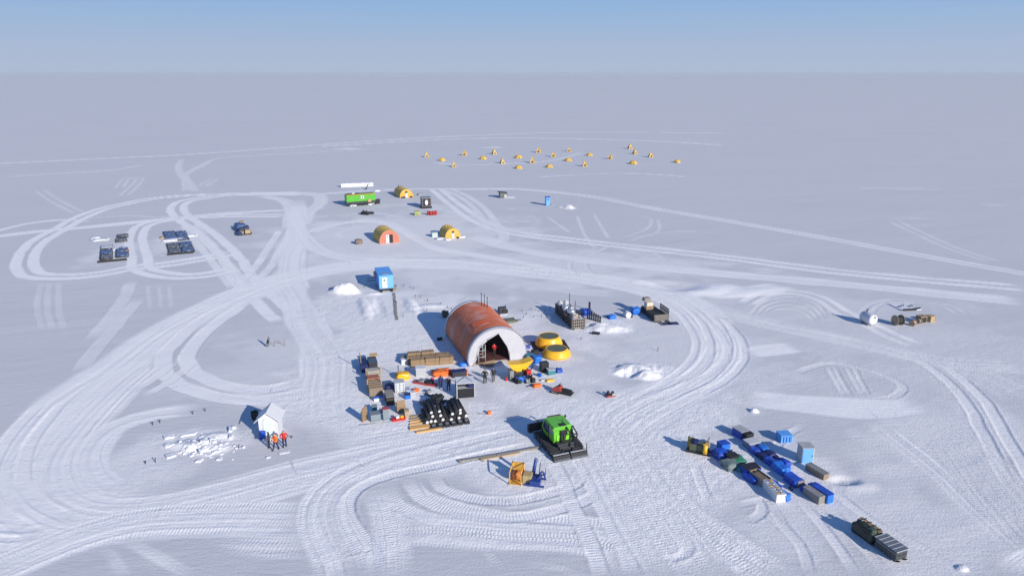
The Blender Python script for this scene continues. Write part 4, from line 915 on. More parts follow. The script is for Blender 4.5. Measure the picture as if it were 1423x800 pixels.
# ------------------------------------------------------------------ blue cabin on skids
t = thing('blue_cabin', 'light blue cabin on skids with white door and grey roof hatch', 'cabin', 537.5, 404.5, CY+1, sink=-.0)
for x in (-.85, .85): MB().prism([(-.7, .3), (-.5, .05), (5.3, .05), (5.5, .3), (5.3, .3), (5.2, .25), (-.4, .25)], x-.1, x+.1, 'x').build('skid', DRK, t)
B((0, 2.5, .4), (2.2, 5.1, .24)).build('base_frame', DRK, t); B((0, 2.5, 1.6), (2.3, 5.1, 2.2), bev=.04).build('wall', SBL, t); rf = B((0, 2.5, 2.73), (2.42, 5.25, .1), bev=.03).build('roof', LBL, t); B((0, .75, 2.82), (1.05, .5, .1)).build('hatch', GRY, rf)
d_ = B((-.28, -.08, 1.5), (.85, .06, 1.75), bev=.03).build('door', WHT, t); B((.28-.28, -.13, 1.5), (.05, .06, .14)).build('handle', DRK, d_); B((-.28, -.12, 1.95), (.3, .03, .3)).build('pane', GLG, d_)
for k in range(3): B((-1.2, 1.2+1.2*k, 1.5), (.05, .05, 2.0)).build('rib', LBL, t)
for k in range(5): B((1.16, .6+1.0*k, 1.6), (.03, .06, 2.1)).build('rib', LBL, t)
for y, z in ((4.6, 1.1), (4.6, .7)): B((-1.9, y, z), (1.5, .1, .1)).build('tow_bar', DRK, t)
B((1.5, 1.0, .35), (.6, .9, .4)).build('step_box', GRY, t); B((1.25, .1, .3), (.5, .4, .3)).build('step', WOO, t); B((1.35, 2.3, 1.4), (.3, .3, .3), bev=.1).build('lamp', DRK, t); B((-1.35, 4.0, 1.9), (.3, 1.0, .9)).build('side_box', GRY, t)
t = thing('plank_walk', 'line of short dark boards laid down the slope from the blue cabin', 'boards', 551, 443, CY-6)
for k in range(14): B((rr_.uniform(-.06, .06), k*.95, .05), (.42, .8, .05), rz=rr_.uniform(-8, 8)).build('board', WGR, t)
t.location.z = gz(*P(548, 428))+.02
# marker stakes on the trampled snow
stakes = [(561, 398), (570, 399), (575, 401), (577, 412), (584, 413), (594, 418), (609, 424.5), (612, 422), (622, 427), (627, 430), (593, 432), (506, 399), (549, 419), (551, 421), (574, 434), (560, 440), (738, 430), (749, 432), (757, 432), (764, 430), (727, 441), (731, 437), (807, 471), (914, 487), (285, 571), (268, 575), (222, 587), (212, 590), (216, 642), (202, 644), (405, 608), (332, 623), (725, 432), (742, 440), (752, 440), (759, 441)]
for i, (u, v) in enumerate(stakes):
    hh = rr_.uniform(.25, .5); t = thing('marker_stake', 'short dark marker stake pushed into the snow of the camp', 'stake', u, v, rr_.uniform(0, 90), 'marker stakes')
    Cy((0, 0, 0), (.03, 0, hh), .035, n=6).build('stick', BLK, t); B((.06, 0, hh-.06), (.12, .02, .10)).build('flag', BLK, t)
# notice frame
t = thing('notice_frame', 'dark weather screen leaning on a tripod inside the track loop', 'screen', 372, 482, -20); MB().prism([(-.35, 0), (.1, 0), (.5, 1.3), (.25, 1.55)], -.04, .04).build('panel', GRY, t); Cy((0, 0, .6), (-.3, .7, 0), .04, n=6).build('leg', DRK, t); B((.15, -.06, .8), (.3, .04, .5), ry=15).build('mesh', DRK, t)
t = thing('sawhorse', 'thin bare wooden sawhorse frame right of the weather screen', 'frame', 389, 481, 20)
for a, b in (((-.6, 0, .9), (.6, 0, .5)), ((.6, 0, 1.0), (.55, 0, 0)), ((-.6, 0, .9), (-.7, .3, 0))): Cy(a, b, .035, n=6).build('bar', WOO, t)
# things behind the tent
t = tarped('olive drab barrel cover beside the back corner of the red tent', 'cover', 620, 441, (.9, .9, .9), mat('olive_drab', (.09, .10, .06), .7), seed=71, name='covered_barrel')
t = thing('generator', 'dark box generator with white skid behind the red tent', 'generator', 699, 437); B((0, .5, .65), (1.1, .9, .9), bev=.06).build('housing', DRK, t); B((.2, -.02, .7), (.5, .05, .4)).build('grille', BLK, t); B((.1, .4, .12), (1.2, 1.0, .2), bev=.03).build('skid', LGR, t); Cy((.5, .4, 1.1), (.5, .4, 1.4), .07, n=8).build('exhaust', DRK, t); B((.65, .2, .5), (.25, .4, .5), bev=.03).build('tank', BLK, t)
crate('flat olive pallet load behind the right side of the red tent', 'pallet load', 710, 448, (1.6, 1.4, .3), mat('olive_grey', (.15, .15, .11), .8), battens=False); tarped('small dark bag on the shaded snow left of the red tent', 'bag', 611.5, 472, (.7, .4, .35), BLK, seed=72, name='kit_bag')
crate('grey folded table lying near the olive pallet load', 'table', 722, 446, (.6, .5, .2), GRY, battens=False)

names = [('rope coil', ORG), ('bag', BLK), ('case', GRY), ('bag', NVY), ('board', WOO), ('can', RED), ('bag', DRK), ('case', BL2)]
for i, (u, v, lb) in enumerate(((578, 543, 'orange rope coil dropped between the white tank and the red sled'), (640, 517, 'black duffel lying against the low dark trunk'), (597, 545, 'small grey case lying beyond the wooden pallets'), (537, 571, 'navy bag squeezed beside the tall grey cabinet'), (603, 516, 'short offcut board near the brown carton heap'), (705, 527, 'little red can on the packed snow before the tent'), (716, 523, 'dark duffel at the left wheel of the yellow trough machine'), (751, 521, 'small blue case between the black crate and the trough machine'))):
    nm, m = names[i]
    if nm in ('case', 'board', 'can'): crate(lb, nm, u, v, {'case': (.5, .35, .3), 'board': (.9, .25, .06), 'can': (.28, .22, .35)}[nm], m, rz=20*i, battens=False, name={'case': 'tool_case', 'board': 'offcut_board', 'can': 'fuel_can'}[nm])
    else: tarped(lb, nm, u, v, (.6, .45, .32), m, rz=30*i, seed=400+i, name='rope_coil' if nm == 'rope coil' else 'kit_bag', k=.2)

# ------------------------------------------------------------------ cargo rows on the right
def zz(x, y): return 950+x/5.925, 580+y/5.925
def at(x, y): return zz(x, y)
RZ = 20.
t = thing('auger_machine', 'olive and yellow engine machine on a sled at the head of the cargo row', 'machine', *at(205, 296), RZ+45)
sledbase(t, 1.2, 2.0, m=DRK); B((0, 1.1, .6), (.95, 1.3, .7), bev=.06).build('engine', mat('olive_engine', (.10, .11, .07), .6), t); Cy((-.62, .25, .35), (-.62, .25, 1.25), .2, n=16).build('tank', YEL, t); MB().lump((.2, 1.7, .3), (.7, .6, .8), 5, .2).build('cover', mat('mustard_cover', (.30, .24, .06), .7), t)
Cy((.3, .3, .9), (.5, .1, 1.5), .04, n=6).build('exhaust', DRK, t); B((.35, .2, .8), (.5, .4, .5), bev=.05).build('winch', TAN, t); MB().lump((-.1, 1.3, .95), (.6, .6, .3), 9, .2).build('blue_cover', NVY, t)
crate('bright blue tub standing in the first cargo row behind the other blue tubs', 'tub', *at(345, 290), (.95, .8, .9), BL2, lid=BLU, rz=RZ, battens=False, name='plastic_tub')
tarped('square blue tarped load at the near side of the stacked blue tubs', 'load', *at(330, 350), (1.15, 1.2, .75), BLU, rz=RZ, seed=81)
tarped('dark blue sack between the blue tubs and the green tarp', 'sack', *at(395, 330), (.7, .7, .5), NVY, rz=RZ, seed=82, name='kit_bag')
t = tarped('crumpled green tarp load with a black tray on top', 'load', *at(470, 400), (1.2, 1.2, .55), GTP, rz=RZ, seed=83, k=.16); MB().box((-.25, 1.0, .68), (1.0, .8, .22), bev=.08, taper=1.1).build('tray', BLK, t)
tarped('greyish green tarped sled load in front of the green tarp', 'load', *at(415, 435), (1.3, 1.3, .6), mat('grey_green_tarp', (.16, .21, .20), .6, var=.35, bump=.6), rz=RZ, seed=84)
tarped('teal tarp scrap between the grey green load and the black-topped box', 'tarp', *at(490, 450), (.7, .8, .45), TEA, rz=RZ, seed=85, name='tarp_bundle')
t = crate('blue box under a black quilted cover in the first cargo row', 'box', *at(575, 482), (1.4, 1.0, .7), BLU, lid=mat('black_quilt', (.018, .018, .03), .8, bump=.8), rz=RZ-5, battens=False, name='covered_box')
tarped('long rounded blue tarp roll below the black-topped box', 'load', *at(600, 548), (.75, 1.4, .55), BLU, rz=RZ+5, seed=86)
t = thing('open_crate', 'long open timber crate with brown lining in the first cargo row', 'crate', *at(690, 575), RZ+4)
for x in (-.42, .42): B((x, .9, .4), (.05, 1.8, .8)).build('side', WGR, t)
for y in (0.02, 1.78): B((0, y, .4), (.8, .05, .8)).build('end', WOO, t)
B((0, .9, .15), (.8, 1.7, .1)).build('bottom', WOO, t); MB().lump((0, .9, .2), (.7, 1.5, .5), 14, .15).build('cargo', mat('brown_cargo', (.17, .12, .08), .8), t)
t = thing('white_crate', 'long white crate filled with shiny silver packs', 'crate', *at(800, 697), RZ-10)
W_, L_, H_ = .82, 2.3, .78
for x in (-W_/2, W_/2): B((x, L_/2, H_/2), (.05, L_, H_)).build('side', WHT, t)
for y in (.025, L_-.025): B((0, y, H_/2), (W_-.05, .05, H_)).build('end', WHT, t)
B((0, L_/2, .08), (W_-.05, L_-.1, .06)).build('bottom', WHT, t)
for k in range(6):
    for x in (-.19, .19): B((x, .28+k*.35, H_-.12), (.33, .28, .3), bev=.05, rz=rr_.uniform(-8, 8)).build('pack', SIL if (k+int(x > 0)) % 3 else TAN, t)
for u, v, w, l, h, s_, lb in ((792, 612, .5, 1.3, .55, 91, 'narrow blue tarped load along the side of the white crate'), (858, 690, .55, .9, .6, 92, 'blue sack at the near right end of the white crate')): tarped(lb, 'load', *at(u, v), (w, l, h), BL2 if s_ == 92 else BLU, rz=RZ, seed=s_)
# second row
t = crate('blue crate under a flat grey lid at the far end of the second cargo row', 'crate', *at(505, 172), (1.0, 1.3, .75), BLU, lid=CON, rz=RZ+6, battens=False)
t = thing('open_bin', 'black open bin on blue tarp behind the grey-lidded crates', 'bin', *at(548, 195), RZ+6); MB().box((0, .4, .5), (.95, .7, .6), bev=.05).build('body', BLK, t); B((0, .4, .12), (1.0, .8, .24), bev=.05).build('base', BLU, t)
t = crate('blue crate under a pale grey lid in the middle of the second cargo row', 'crate', *at(585, 258), (1.25, 1.0, .6), mat('blue_grey_side', (.12, .17, .30), .5), lid=mat('pale_grey_lid', (.50, .51, .52), .7), rz=RZ, battens=False)
for i, (x, y, w, l, h, m, lb) in enumerate(((612, 308, .75, .9, .5, BLU, 'rounded blue tarp bundle directly below the pale grey lid'), (678, 300, .8, .9, .6, BL2, 'brighter blue tarp bundle right of the pale grey lid'), (680, 352, .8, 1.0, .45, NVY, 'flat navy tarp bundle at the middle of the second cargo row'), (735, 345, .8, .9, .55, NVY, 'dark navy tarp with folds beside the flat navy bundle'), (735, 395, .85, .9, .5, BLU, 'low blue tarp bundle after the navy tarps'), (785, 372, .5, .8, .45, NVY, 'small dark bundle on the right edge of the second cargo row'), (790, 428, .9, 1.1, .55, BLU, 'blue tarp bundle before the tall blue load'), (845, 478, .95, 1.5, .7, BL2, 'tall long blue tarped load in the second cargo row'), (860, 430, .6, 1.0, .75, BLU, 'narrow blue load pressed against the tall long blue load'))):
    tarped(lb, 'load', *at(x, y), (w, l, h), m, rz=RZ, seed=110+i, k=.12)
t = crate('blue tarped box with grey plank end in the second cargo row', 'box', *at(940, 572), (.85, 1.35, .62), BLU, rz=RZ, battens=False, name='covered_box'); B((.25, .15, .33), (.75, .5, .62), bev=.02).build('plank_end', WGR, t)
tarped('small blue sack behind the grey box at the row end', 'sack', *at(1028, 628), (.65, .7, .4), BLU, rz=RZ, seed=131, name='kit_bag'); tarped('blue bundle resting between the grey box and the blue box', 'sack', *at(1092, 620), (.8, .7, .65), BLU, rz=RZ, seed=132, name='kit_bag')
crate('long grey wooden crate at the near end of the second cargo row', 'crate', *at(1135, 710), (.72, 1.7, .68), WGR, lid=mat('weathered_lid', (.24, .24, .24), .8), rz=RZ+4, battens=False)
crate('long bright blue box next to the long grey crate', 'box', *at(1205, 705), (.68, 1.75, .78), BL2, lid=BLU, rz=RZ+4, battens=False, name='plastic_tub')
tarped('tiny dark blue pouch lying between the cargo rows', 'pouch', *at(895, 600), (.22, .3, .35), NVY, rz=30, seed=133, name='kit_bag', k=.2)
t = crate('square light blue crate standing apart beyond the second cargo row', 'crate', *at(845, 207), (1.15, 1.05, .72), LBL, rz=6, battens=True, bm_=SBL)
for k in range(3): B((-.3+.3*k, -.02, .4), (.07, .04, .6)).build('rib', BLU, t)
t = thing('toilet_cabin', 'tall light blue cabin box with grey top standing beside the cargo rows', 'cabin', *at(1016, 377), 2)
B((0, .55, .78), (1.12, 1.05, 1.52), bev=.02).build('wall', LGR, t); B((0, .55, 1.57), (1.2, 1.15, .07), bev=.02).build('roof', CON, t); d_ = B((-.02, .01, .78), (.98, .05, 1.44), bev=.01).build('door', SBL, t); B((.38, -.03, .8), (.05, .05, .16)).build('handle', DRK, d_)
t = crate('long flat grey timber crate lying beside the light blue cabin', 'crate', *at(1172, 508), (.68, 2.0, .5), WOO, lid=mat('grey_roofing', (.20, .20, .20), .8), rz=RZ+6, battens=False, name='long_crate')
# two dark sleds
t = thing('dark_sled_load', 'dark green tarped sled load with brown boards and straps on top', 'sled load', 1217, 756, RZ)
sledbase(t, 1.05, 1.9, m=BLK); B((0, .95, .55), (1.15, 1.9, .6), bev=.06).build('hull', ODK, t); MB().lump((-.3, .9, .55), (.55, 1.5, .6), 141, .12).build('cover', mat('green_black_tarp', (.02, .03, .022), .6, bump=.6), t); MB().lump((-.25, .35, .7), (.5, .6, .5), 142, .12).build('green_bag', mat('bottle_green', (.05, .08, .06), .5), t)
for k in range(3): B((.22+.13*k, 1.0, .98), (.11, 1.9, .07), rz=2*k-2).build('board', CRD, t)
for y in (.3, .75, 1.2, 1.65): B((.35, y, 1.02), (.55, .09, .04)).build('strap', BLK, t)
Cy((-.5, 1.4, 1.05), (.1, 1.5, 1.12), .03, n=6).build('cord', LGR, t)
t = thing('long_sled_box', 'dark grey sled box with ribbed slate-blue lid behind the green load', 'sled box', 1251, 779, RZ+1)
sledbase(t, .95, 1.8, m=BLK); B((0, .9, .5), (1.12, 1.85, .72), bev=.04).build('hull', mat('dark_grey_shell', (.055, .06, .065), .5), t)
for k in range(5): B((0, .12+.385*k, .9), (1.22, .36, .07), bev=.015).build('lid_panel', mat('slate_lid_panel', (.13, .15, .18), .45), t)
for k in range(6): B((0, -.06+.385*k, .925), (1.2, .05, .05)).build('lid_strip', LGR, t)
for x in (-.57, .57): B((x, .9, .72), (.05, 1.7, .06)).build('rail', GRY, t)
for x in (-.25, .25): B((x, -.03, .55), (.3, .04, .06)).build('latch', BLK, t)
# ------------------------------------------------------------------ fuel sleds beyond the tent
def slatwall(t, p0, p1, h, n, m, z0=.15):
    p0, p1 = Vector(p0), Vector(p1); d = p1-p0; a = math.degrees(math.atan2(d.y, d.x))
    for i in range(n+1): q = p0+d*i/n; B((q.x, q.y, z0+h/2), (.09, .09, h), rz=a).build('post', m, t)
    for k in range(4): c = (p0+p1)/2; B((c.x, c.y, z0+.15+k*(h-.2)/3), (d.length, .05, .14), rz=a).build('rail', m, t)
t = thing('tank_sled', 'long dark slatted cargo sled packed with white-topped tanks', 'sled', 803.5, 456.5, CY-2)
sledbase(t, 1.9, 7.2, .3, BLK); W_ = .95
slatwall(t, (-W_, 0), (W_, 0), 1.45, 6, WGR); slatwall(t, (-W_, 0), (-W_, 7.2), 1.45, 18, mat('dark_stake', (.06, .055, .06), .7)); slatwall(t, (W_, 0), (W_, 7.2), 1.45, 18, mat('dark_stake', (.06, .055, .06), .7)); slatwall(t, (-W_, 7.2), (W_, 7.2), 1.45, 6, WGR)
B((0, 3.6, .8), (1.7, 6.9, 1.0)).build('liner', BLK, t)
for k in range(6):
    h_ = (1.5, 1.55, 1.85, 1.7, 1.75, 1.95)[k]
    for x in ((-.45, .45) if k in (0, 3, 5) else (0.,)):
        r_ = .42 if x else .62
        o = MB().lathe([(r_, 0), (r_, .5), (r_*.9, .62), (r_*.4, .68), (r_*.38, .75)], 16, (x, .65+k*1.17, h_-.55)).build('tank', LGR if k % 2 else SIL, t); MB().lathe([(r_*.3, 0), (r_*.3, .08)], 12, (x, .65+k*1.17, h_+.2)).build('cap', WHT, o)
MB().lump((-.3, .9, 1.1), (.7, .8, .7), 151, .15).build('canvas', TAN, t)
for x, y, h_ in ((.95, 6.5, 2.6), (.95, 4.0, 2.2), (.9, 1.6, 1.9)): Cy((x, y, .3), (x, y, h_+.6), .05, n=6).build('mast', DRK, t)
t = thing('slat_fence', 'dark slatted fence panel standing between the two fuel sleds', 'fence', 825, 445, -43); 
for k in range(7): B((-1.1+.37*k, 0, .85-.05*k), (.24, .05, 1.6-.10*k)).build('slat', DRK, t)
for z in (.2, .9): B((0, .05, z), (2.6, .05, .12)).build('rail', GRY, t)
t = thing('standing_plank', 'dark upright plank behind the blue boxes by the slatted fence', 'plank', 819, 430, -30); B((0, 0, .65), (.3, .08, 1.3)).build('board', DRK, t); B((0, .2, .1), (.3, .4, .1)).build('foot', DRK, t)
tarped('blue tarped boxes between the tank sled and the slatted fence', 'load', 817, 438, (1.3, 1.3, .8), BLU, seed=161); crate('pale blue box at the left of the blue tarped boxes', 'box', 810, 434, (.6, .6, .5), LBL, battens=False)
t = thing('dark_disc_sled', 'small black pulk lying on the snow in front of the tank sled', 'pulk', 828, 463, CY-30); MB().box((0, 0, .14), (1.05, .55, .26), bev=.1, taper=1.1).build('hull', BLK, t); B((0, 0, .29), (.8, .4, .03)).build('cover', NVY, t)
one('tow_pole', 'thin grey pole stuck in the snow by the black pulk', 'pole', Cy((0, 0, 0), (.9, .8, .25), .03, n=6), GRY, 819, 459)
tarped('blue bundle with black end left of the white drum', 'load', 852, 443, (1.0, .9, .55), BL2, seed=162); tarped('black sack touching the blue bundle by the white drum', 'sack', 848, 441, (.7, .5, .35), BLK, seed=163, name='kit_bag')
t = thing('white_drum', 'white round drum lying with its flat end toward the tent', 'drum', 873.5, 441.5, CY); MB().lathe([(.42, 0), (.46, .05), (.46, 1.0), (.42, 1.05)], 22, (0, 0, .46), Matrix.Rotation(-math.pi/2, 3, 'X')).build('shell', WHT, t); MB().lathe([(.1, 0), (.1, .06)], 10, (.15, -.06, .6), Matrix.Rotation(-math.pi/2, 3, 'X')).build('bung', LGR, t); B((.55, .4, .2), (.2, .8, .4)).build('chock', DRK, t)
tarped('bright blue tarped cube beside the open black sled', 'load', 885, 437, (1.1, 1.1, .95), BL2, seed=164)
t = thing('stake_sled', 'open stake-sided sled with black tub and cream box', 'sled', 918.5, 446.5, CY-3)
sledbase(t, 2.3, 5.0, .3, DRK); MB().box((0, 2.5, .65), (1.9, 4.6, .6)).build('tub', BLK, t)
slatwall(t, (-1.05, .0), (1.05, .0), .95, 7, WGR); slatwall(t, (-1.05, 0), (-1.05, 3.0), .8, 8, DRK); slatwall(t, (1.1, .0), (1.1, 2.7), 1.75, 8, DRK)
B((-.35, 3.6, 1.45), (1.0, 1.0, 1.0), bev=.04).build('box', mat('cream_panel', (.62, .58, .46), .6), t); MB().lump((-.4, 4.3, 1.9), (1.0, .7, .5), 165, .15).build('canvas', WGR, t); slatwall(t, (-.9, 3.0), (.1, 3.0), 1.3, 5, TAN)
for x in (-.3, .9): B((x, -.9, .2), (.15, 1.6, .15)).build('tow_bar', DRK, t)
one('sled_mat', 'dark mat spread on the snow before the stake-sided sled', 'mat', B((0, 0, .06), (2.2, 1.0, .08)), NVY, 932, 449, CY-10)
# ------------------------------------------------------------------ far right: tank, spools, crates
t = thing('white_tank', 'white horizontal cylinder tank with valve on a snow track', 'tank', 1213, 452.5, 14); MB().lathe([(.55, 0), (.72, .08), (.76, .2), (.76, 1.9), (.7, 2.02), (.5, 2.1)], 26, (0, 0, .86), Matrix.Rotation(-math.pi/2, 3, 'X')).build('shell', WHT, t)
for y in (.4, 1.6): B((0, y, .12), (1.2, .18, .24)).build('saddle', GRY, t)
Cy((0, 1.5, 1.55), (0, 1.5, 1.95), .09, n=8).build('valve', DRK, t); B((.12, 1.5, 1.95), (.4, .1, .08)).build('handle', DRK, t); Cy((.1, -.03, 1.3), (.1, -.12, 1.3), .1, n=10).build('port', DRK, t)
def spool(label, u, v, r, w, rz, mw, mf):
    t = thing('cable_spool', label, 'spool', u, v, rz); q = Matrix.Rotation(math.pi/2, 3, 'Y')
    MB().lathe([(r*.8, 0), (r*.8, w)], 22, (-w/2, 0, r), q).build('winding', mw, t)
    for x in (-w/2-.06, w/2): MB().lathe([(r, 0), (r, .06)], 24, (x, 0, r), q).build('flange', mf, t)
    return t
spool('big cable spool with brown flange and black cable', 1247, 451, .74, .95, 12, BLK, wood('flange_brown', (.30, .23, .16)))
spool('small bare wooden spool leaning among offcuts', 1268, 452, .42, .7, 40, wood('bare_wood', (.42, .29, .18)), wood('bare_wood', (.4, .3, .2))); spool('second small wooden spool behind the bare wooden spool', 1276, 449, .4, .4, 20, CRD, WGR)
t = crate('brown crate with dark open front beside the wooden spools', 'crate', 1283, 449, (1.15, .9, .95), WOO, battens=True); B((-.05, -.03, .5), (.85, .04, .7)).build('painted_dark_opening', BLK, t)  # black plate on a solid crate, painted as the shaded inside
crate('small tan crate at the end of the spool row', 'crate', 1296, 447.5, (.95, .9, .8), wood('tan_crate', (.42, .31, .17)))
t = thing('snowy_panel', 'snow-dusted flat dark panel with raised black edge beyond the spools', 'panel', 1268, 431.5, 8)
B((0, 1.7, .08), (3.2, 3.2, .12)).build('panel', mat('snowy_panel', (.40, .42, .46), .7, frost=1.), t); B((-.4, .08, .2), (2.2, .12, .3)).build('edge', BLK, t); B((1.25, .4, .2), (.9, .12, .3), rz=20).build('edge', BLK, t)
for k in range(5): B((-1.2+.6*k, 1.5+.3*(k % 3), .2), (.35, .12, .12), rz=30*k).build('clamp', DRK, t)
# ------------------------------------------------------------------ far camp
def hall(label, u, v, hw, h, L, rz, ms, mf, extra=None, name='arch_tent'):
    t = thing(name, label, 'tent', u, v, rz, sink=.02)
    shell('shell', hw, h, 0, L, 7, ms, t, scal=.025); a = arch(hw*.985, h*.985, 16)
    MB().prism(a, .03, .09).build('front_wall', mf, t); MB().prism(a, L-.09, L-.03).build('back_wall', ms, t)
    return t
t = hall('yellow arched tent with white door beyond the green trailer', 565, 275, 1.95, 2.45, 6.6, 24, OLV, YLT); d_ = B((0, .0, .8), (.55, .08, 1.5)).build('door', WHT, t); B((0, -.05, 1.6), (.6, .06, .5)).build('window', BLK, d_)
for x, m in ((-1.3, NVY), (-.75, BLK), (1.3, BLK)): B((x, -.4, .22), (.55, .4, .45), bev=.08).build('weight_bag', m, t)
Cy((-1.0, 4.5, 2.0), (-1.0, 4.5, 3.2), .06, n=6).build('flue', BLK, t)
t = hall('salmon-fronted tent with olive roof, white door and dark doorway', 541.5, 337.5, 2.15, 2.75, 5.6, 25, OLV, SAL); B((-.42, .0, .95), (.65, .08, 1.7)).build('door', WHT, t); B((-.42, -.06, 1.45), (.22, .04, .22)).build('window', BLK, t); B((.38, .0, .95), (.7, .06, 1.75)).build('doorway', BLK, t)  # doorway is a flat black slab, the shade inside put into its colour
t = hall('smaller yellow tent with white door near the haul road', 629.5, 331, 1.75, 2.25, 4.2, 24, OLV, YLT); B((.05, .0, .7), (.5, .08, 1.3)).build('door', WHT, t); B((.05, -.06, 1.45), (.4, .06, .45)).build('window', BLK, t); B((1.05, -.35, .2), (.4, .35, .4), bev=.06).build('weight_bag', BLK, t)
for k in range(4): Cy((-.9+.6*k, 1.5+k*.6, 2.0), (-.9+.6*k, 1.5+k*.6, 2.9), .05, n=6).build('guy_post', YLT, t)
crate('pale mint box beside the smaller yellow tent', 'box', 604.5, 329, (1.2, 1.1, .9), mat('mint_grey', (.45, .55, .52), .6), battens=False)
for u, v, w in ((613, 331.5, 2.0), (640, 329.5, 1.6), (622, 333, 1.2)): one('snow_skirt', 'bank of shovelled snow along the foot of the smaller yellow tent', 'snow bank', MB().lump((0, 0, 0), (w, .9, .28), int(u), .3), SNB, u, v, 24, 'snow banks at the yellow tent')
# green trailer
t = thing('green_trailer', 'long green living trailer on dark sled runners with yellow roof edge', 'trailer', 502.5, 286, 25)
L_ = 7.8
B((0, 1.3, 2.05), (L_, 2.5, 1.9), bev=.15).build('body', GRT, t); B((0, .6, 2.95), (L_-.2, 1.3, .14), bev=.03).build('roof_edge', mat('mustard_roof', (.45, .32, .04), .6), t); B((0, 1.9, 2.98), (L_-.3, 1.2, .12), bev=.03).build('roof', mat('dark_green_roof', (.06, .17, .04), .6), t)
w_ = B((.35, .02, 2.25), (.85, .06, .75), bev=.03).build('window', WHT, t); B((.35, -.02, 2.25), (.35, .04, .35)).build('pane', BLK, w_)
B((0, 1.3, .8), (L_, 2.2, .55)).build('chassis', DRK, t)
for x in (-2.9, -1.6, -.3, 1.0, 2.3): Cy((x, .15, .42), (x, .5, .42), .42, n=14).build('wheel', BLK, t)
MB().prism([(-4.3, .35), (-3.9, .05), (3.9, .05), (4.3, .35), (4.1, .35), (3.8, .2), (-3.8, .2), (-4.1, .35)], .0, .2).build('runner', BLK, t)
B((2.2, -.05, 1.2), (.95, .3, .75), bev=.03).build('locker', TAN, t); MB().lump((4.5, 1.0, .1), (1.3, 1.3, 1.1), 171, .2).build('tow_gear', BLK, t)
for x in (-2.8, -.6): B((x, 1.5, 3.15), (.9, .6, .25), bev=.05).build('roof_vent', DRK, t)
B((-1.7, 1.7, 3.2), (.7, .6, .4), bev=.05).build('roof_box', LGR, t)
for u, v, w in ((491, 286.5, 1.6), (516, 284.5, 1.6), (524, 266, 1.6)): one('snow_drift', 'small snow drift piled at the foot of the green trailer', 'snow drift', MB().lump((0, 0, 0), (w, .9, .35), int(u), .3), SNB, u, v, 24, 'snow drifts by the green trailer')
t = thing('tilted_mast', 'short tilted dark mast behind the green trailer', 'mast', 508, 263, 20); Cy((0, 0, 0), (1.0, .4, 1.6), .14, n=8).build('tube', NVY, t); B((.1, 0, .1), (.7, .5, .2)).build('foot', DRK, t)
t = thing('snow_block_row', 'long low white wall of snow blocks behind the green trailer', 'snow wall', 496.5, 259, 14)
for k in range(8): B((-4.4+1.25*k, 0, .55), (1.2, .9, 1.1+.1*(k % 2)), bev=.08).build('block', SNB, t)
snowmobile('black snowmobile parked in front of the green trailer', 511, 298, 100, DRK, 1.2); snowmobile('black snowmobile with its nose by the other black one', 506.5, 298.5, 60, BLK)
t = thing('dark_shed', 'dark box shed with white oval door panel', 'shed', 593, 289.5, 16)
B((0, 1.2, 1.55), (2.5, 2.4, 2.3), bev=.05).build('wall', mat('dark_brown_shed', (.10, .09, .095), .6), t); B((0, 1.2, 2.76), (2.6, 2.6, .12)).build('roof', GRY, t); B((0, -.02, 1.6), (1.7, .06, 1.8)).build('front_panel', BLK, t)
MB().prism([(.42*math.cos(a), 1.55+.72*math.sin(a)) for a in [2*math.pi*i/18 for i in range(18)]], -.12, -.04).build('door', WHT, t); B((0, 1.0, .22), (2.7, 2.9, .36)).build('sled', BLK, t); B((-1.32, .4, 1.0), (.14, .9, 1.2)).build('side_box', BLK, t)
drum_m = mat('drum_red', (.36, .03, .03), .5)
for i, (u, v) in enumerate(((595.5, 299), (599, 299.3), (602.5, 299), (606, 298.7))):
    t = thing('fuel_drum', 'dark red fuel drum standing in a row before the dark shed', 'drum', u, v, 16, 'red fuel drums'); drum(t, 0, .3, 0, drum_m, .33, 1.05, mat('drum_top', (.5, .12, .1), .5))
tarped('greenish yellow cover heap left of the red fuel drums', 'cover', 580, 299.5, (1.4, 1.2, 1.0), mat('lime_cover', (.34, .38, .14), .7), rz=10, seed=181, name='covered_gear', k=.2); tarped('small grey gear heap right of the farther yellow tent', 'gear', 584, 271.5, (1.3, .9, .5), GRY, seed=182, name='covered_gear', k=.2)
tarped('brown sledge box with tan end left of the salmon tent', 'box', 499, 339.5, (1.4, 1.2, .9), mat('dusty_brown', (.20, .16, .13), .7), seed=183, name='covered_gear', k=.12)
t = thing('shelter_box', 'dark roofed shelter half buried in a snow bank', 'shelter', 700, 275, 14); B((0, .8, .9), (2.2, 1.6, 1.2), bev=.08).build('wall', mat('olive_shed', (.12, .14, .12), .7), t); B((-.2, .9, 1.6), (2.5, 1.9, .18), ry=6).build('roof', DRK, t); B((.5, -.02, .6), (.7, .08, .8)).build('door', LGR, t)
t = thing('blue_toilet', 'lone blue toilet booth far out beside white snow mounds', 'booth', 761.5, 285.5, 10); B((0, .6, 1.15), (1.2, 1.2, 2.2), bev=.05).build('wall', LBL, t); B((0, .6, 2.3), (1.35, 1.35, .12), bev=.03).build('roof', BLU, t); d_ = B((0, -.03, 1.0), (.85, .06, 1.8)).build('door', SBL, t); B((0, -.07, 1.65), (.5, .04, .2)).build('vent', BLK, d_); B((.95, .2, .22), (.5, .5, .44), bev=.05).build('bin', GRY, t)
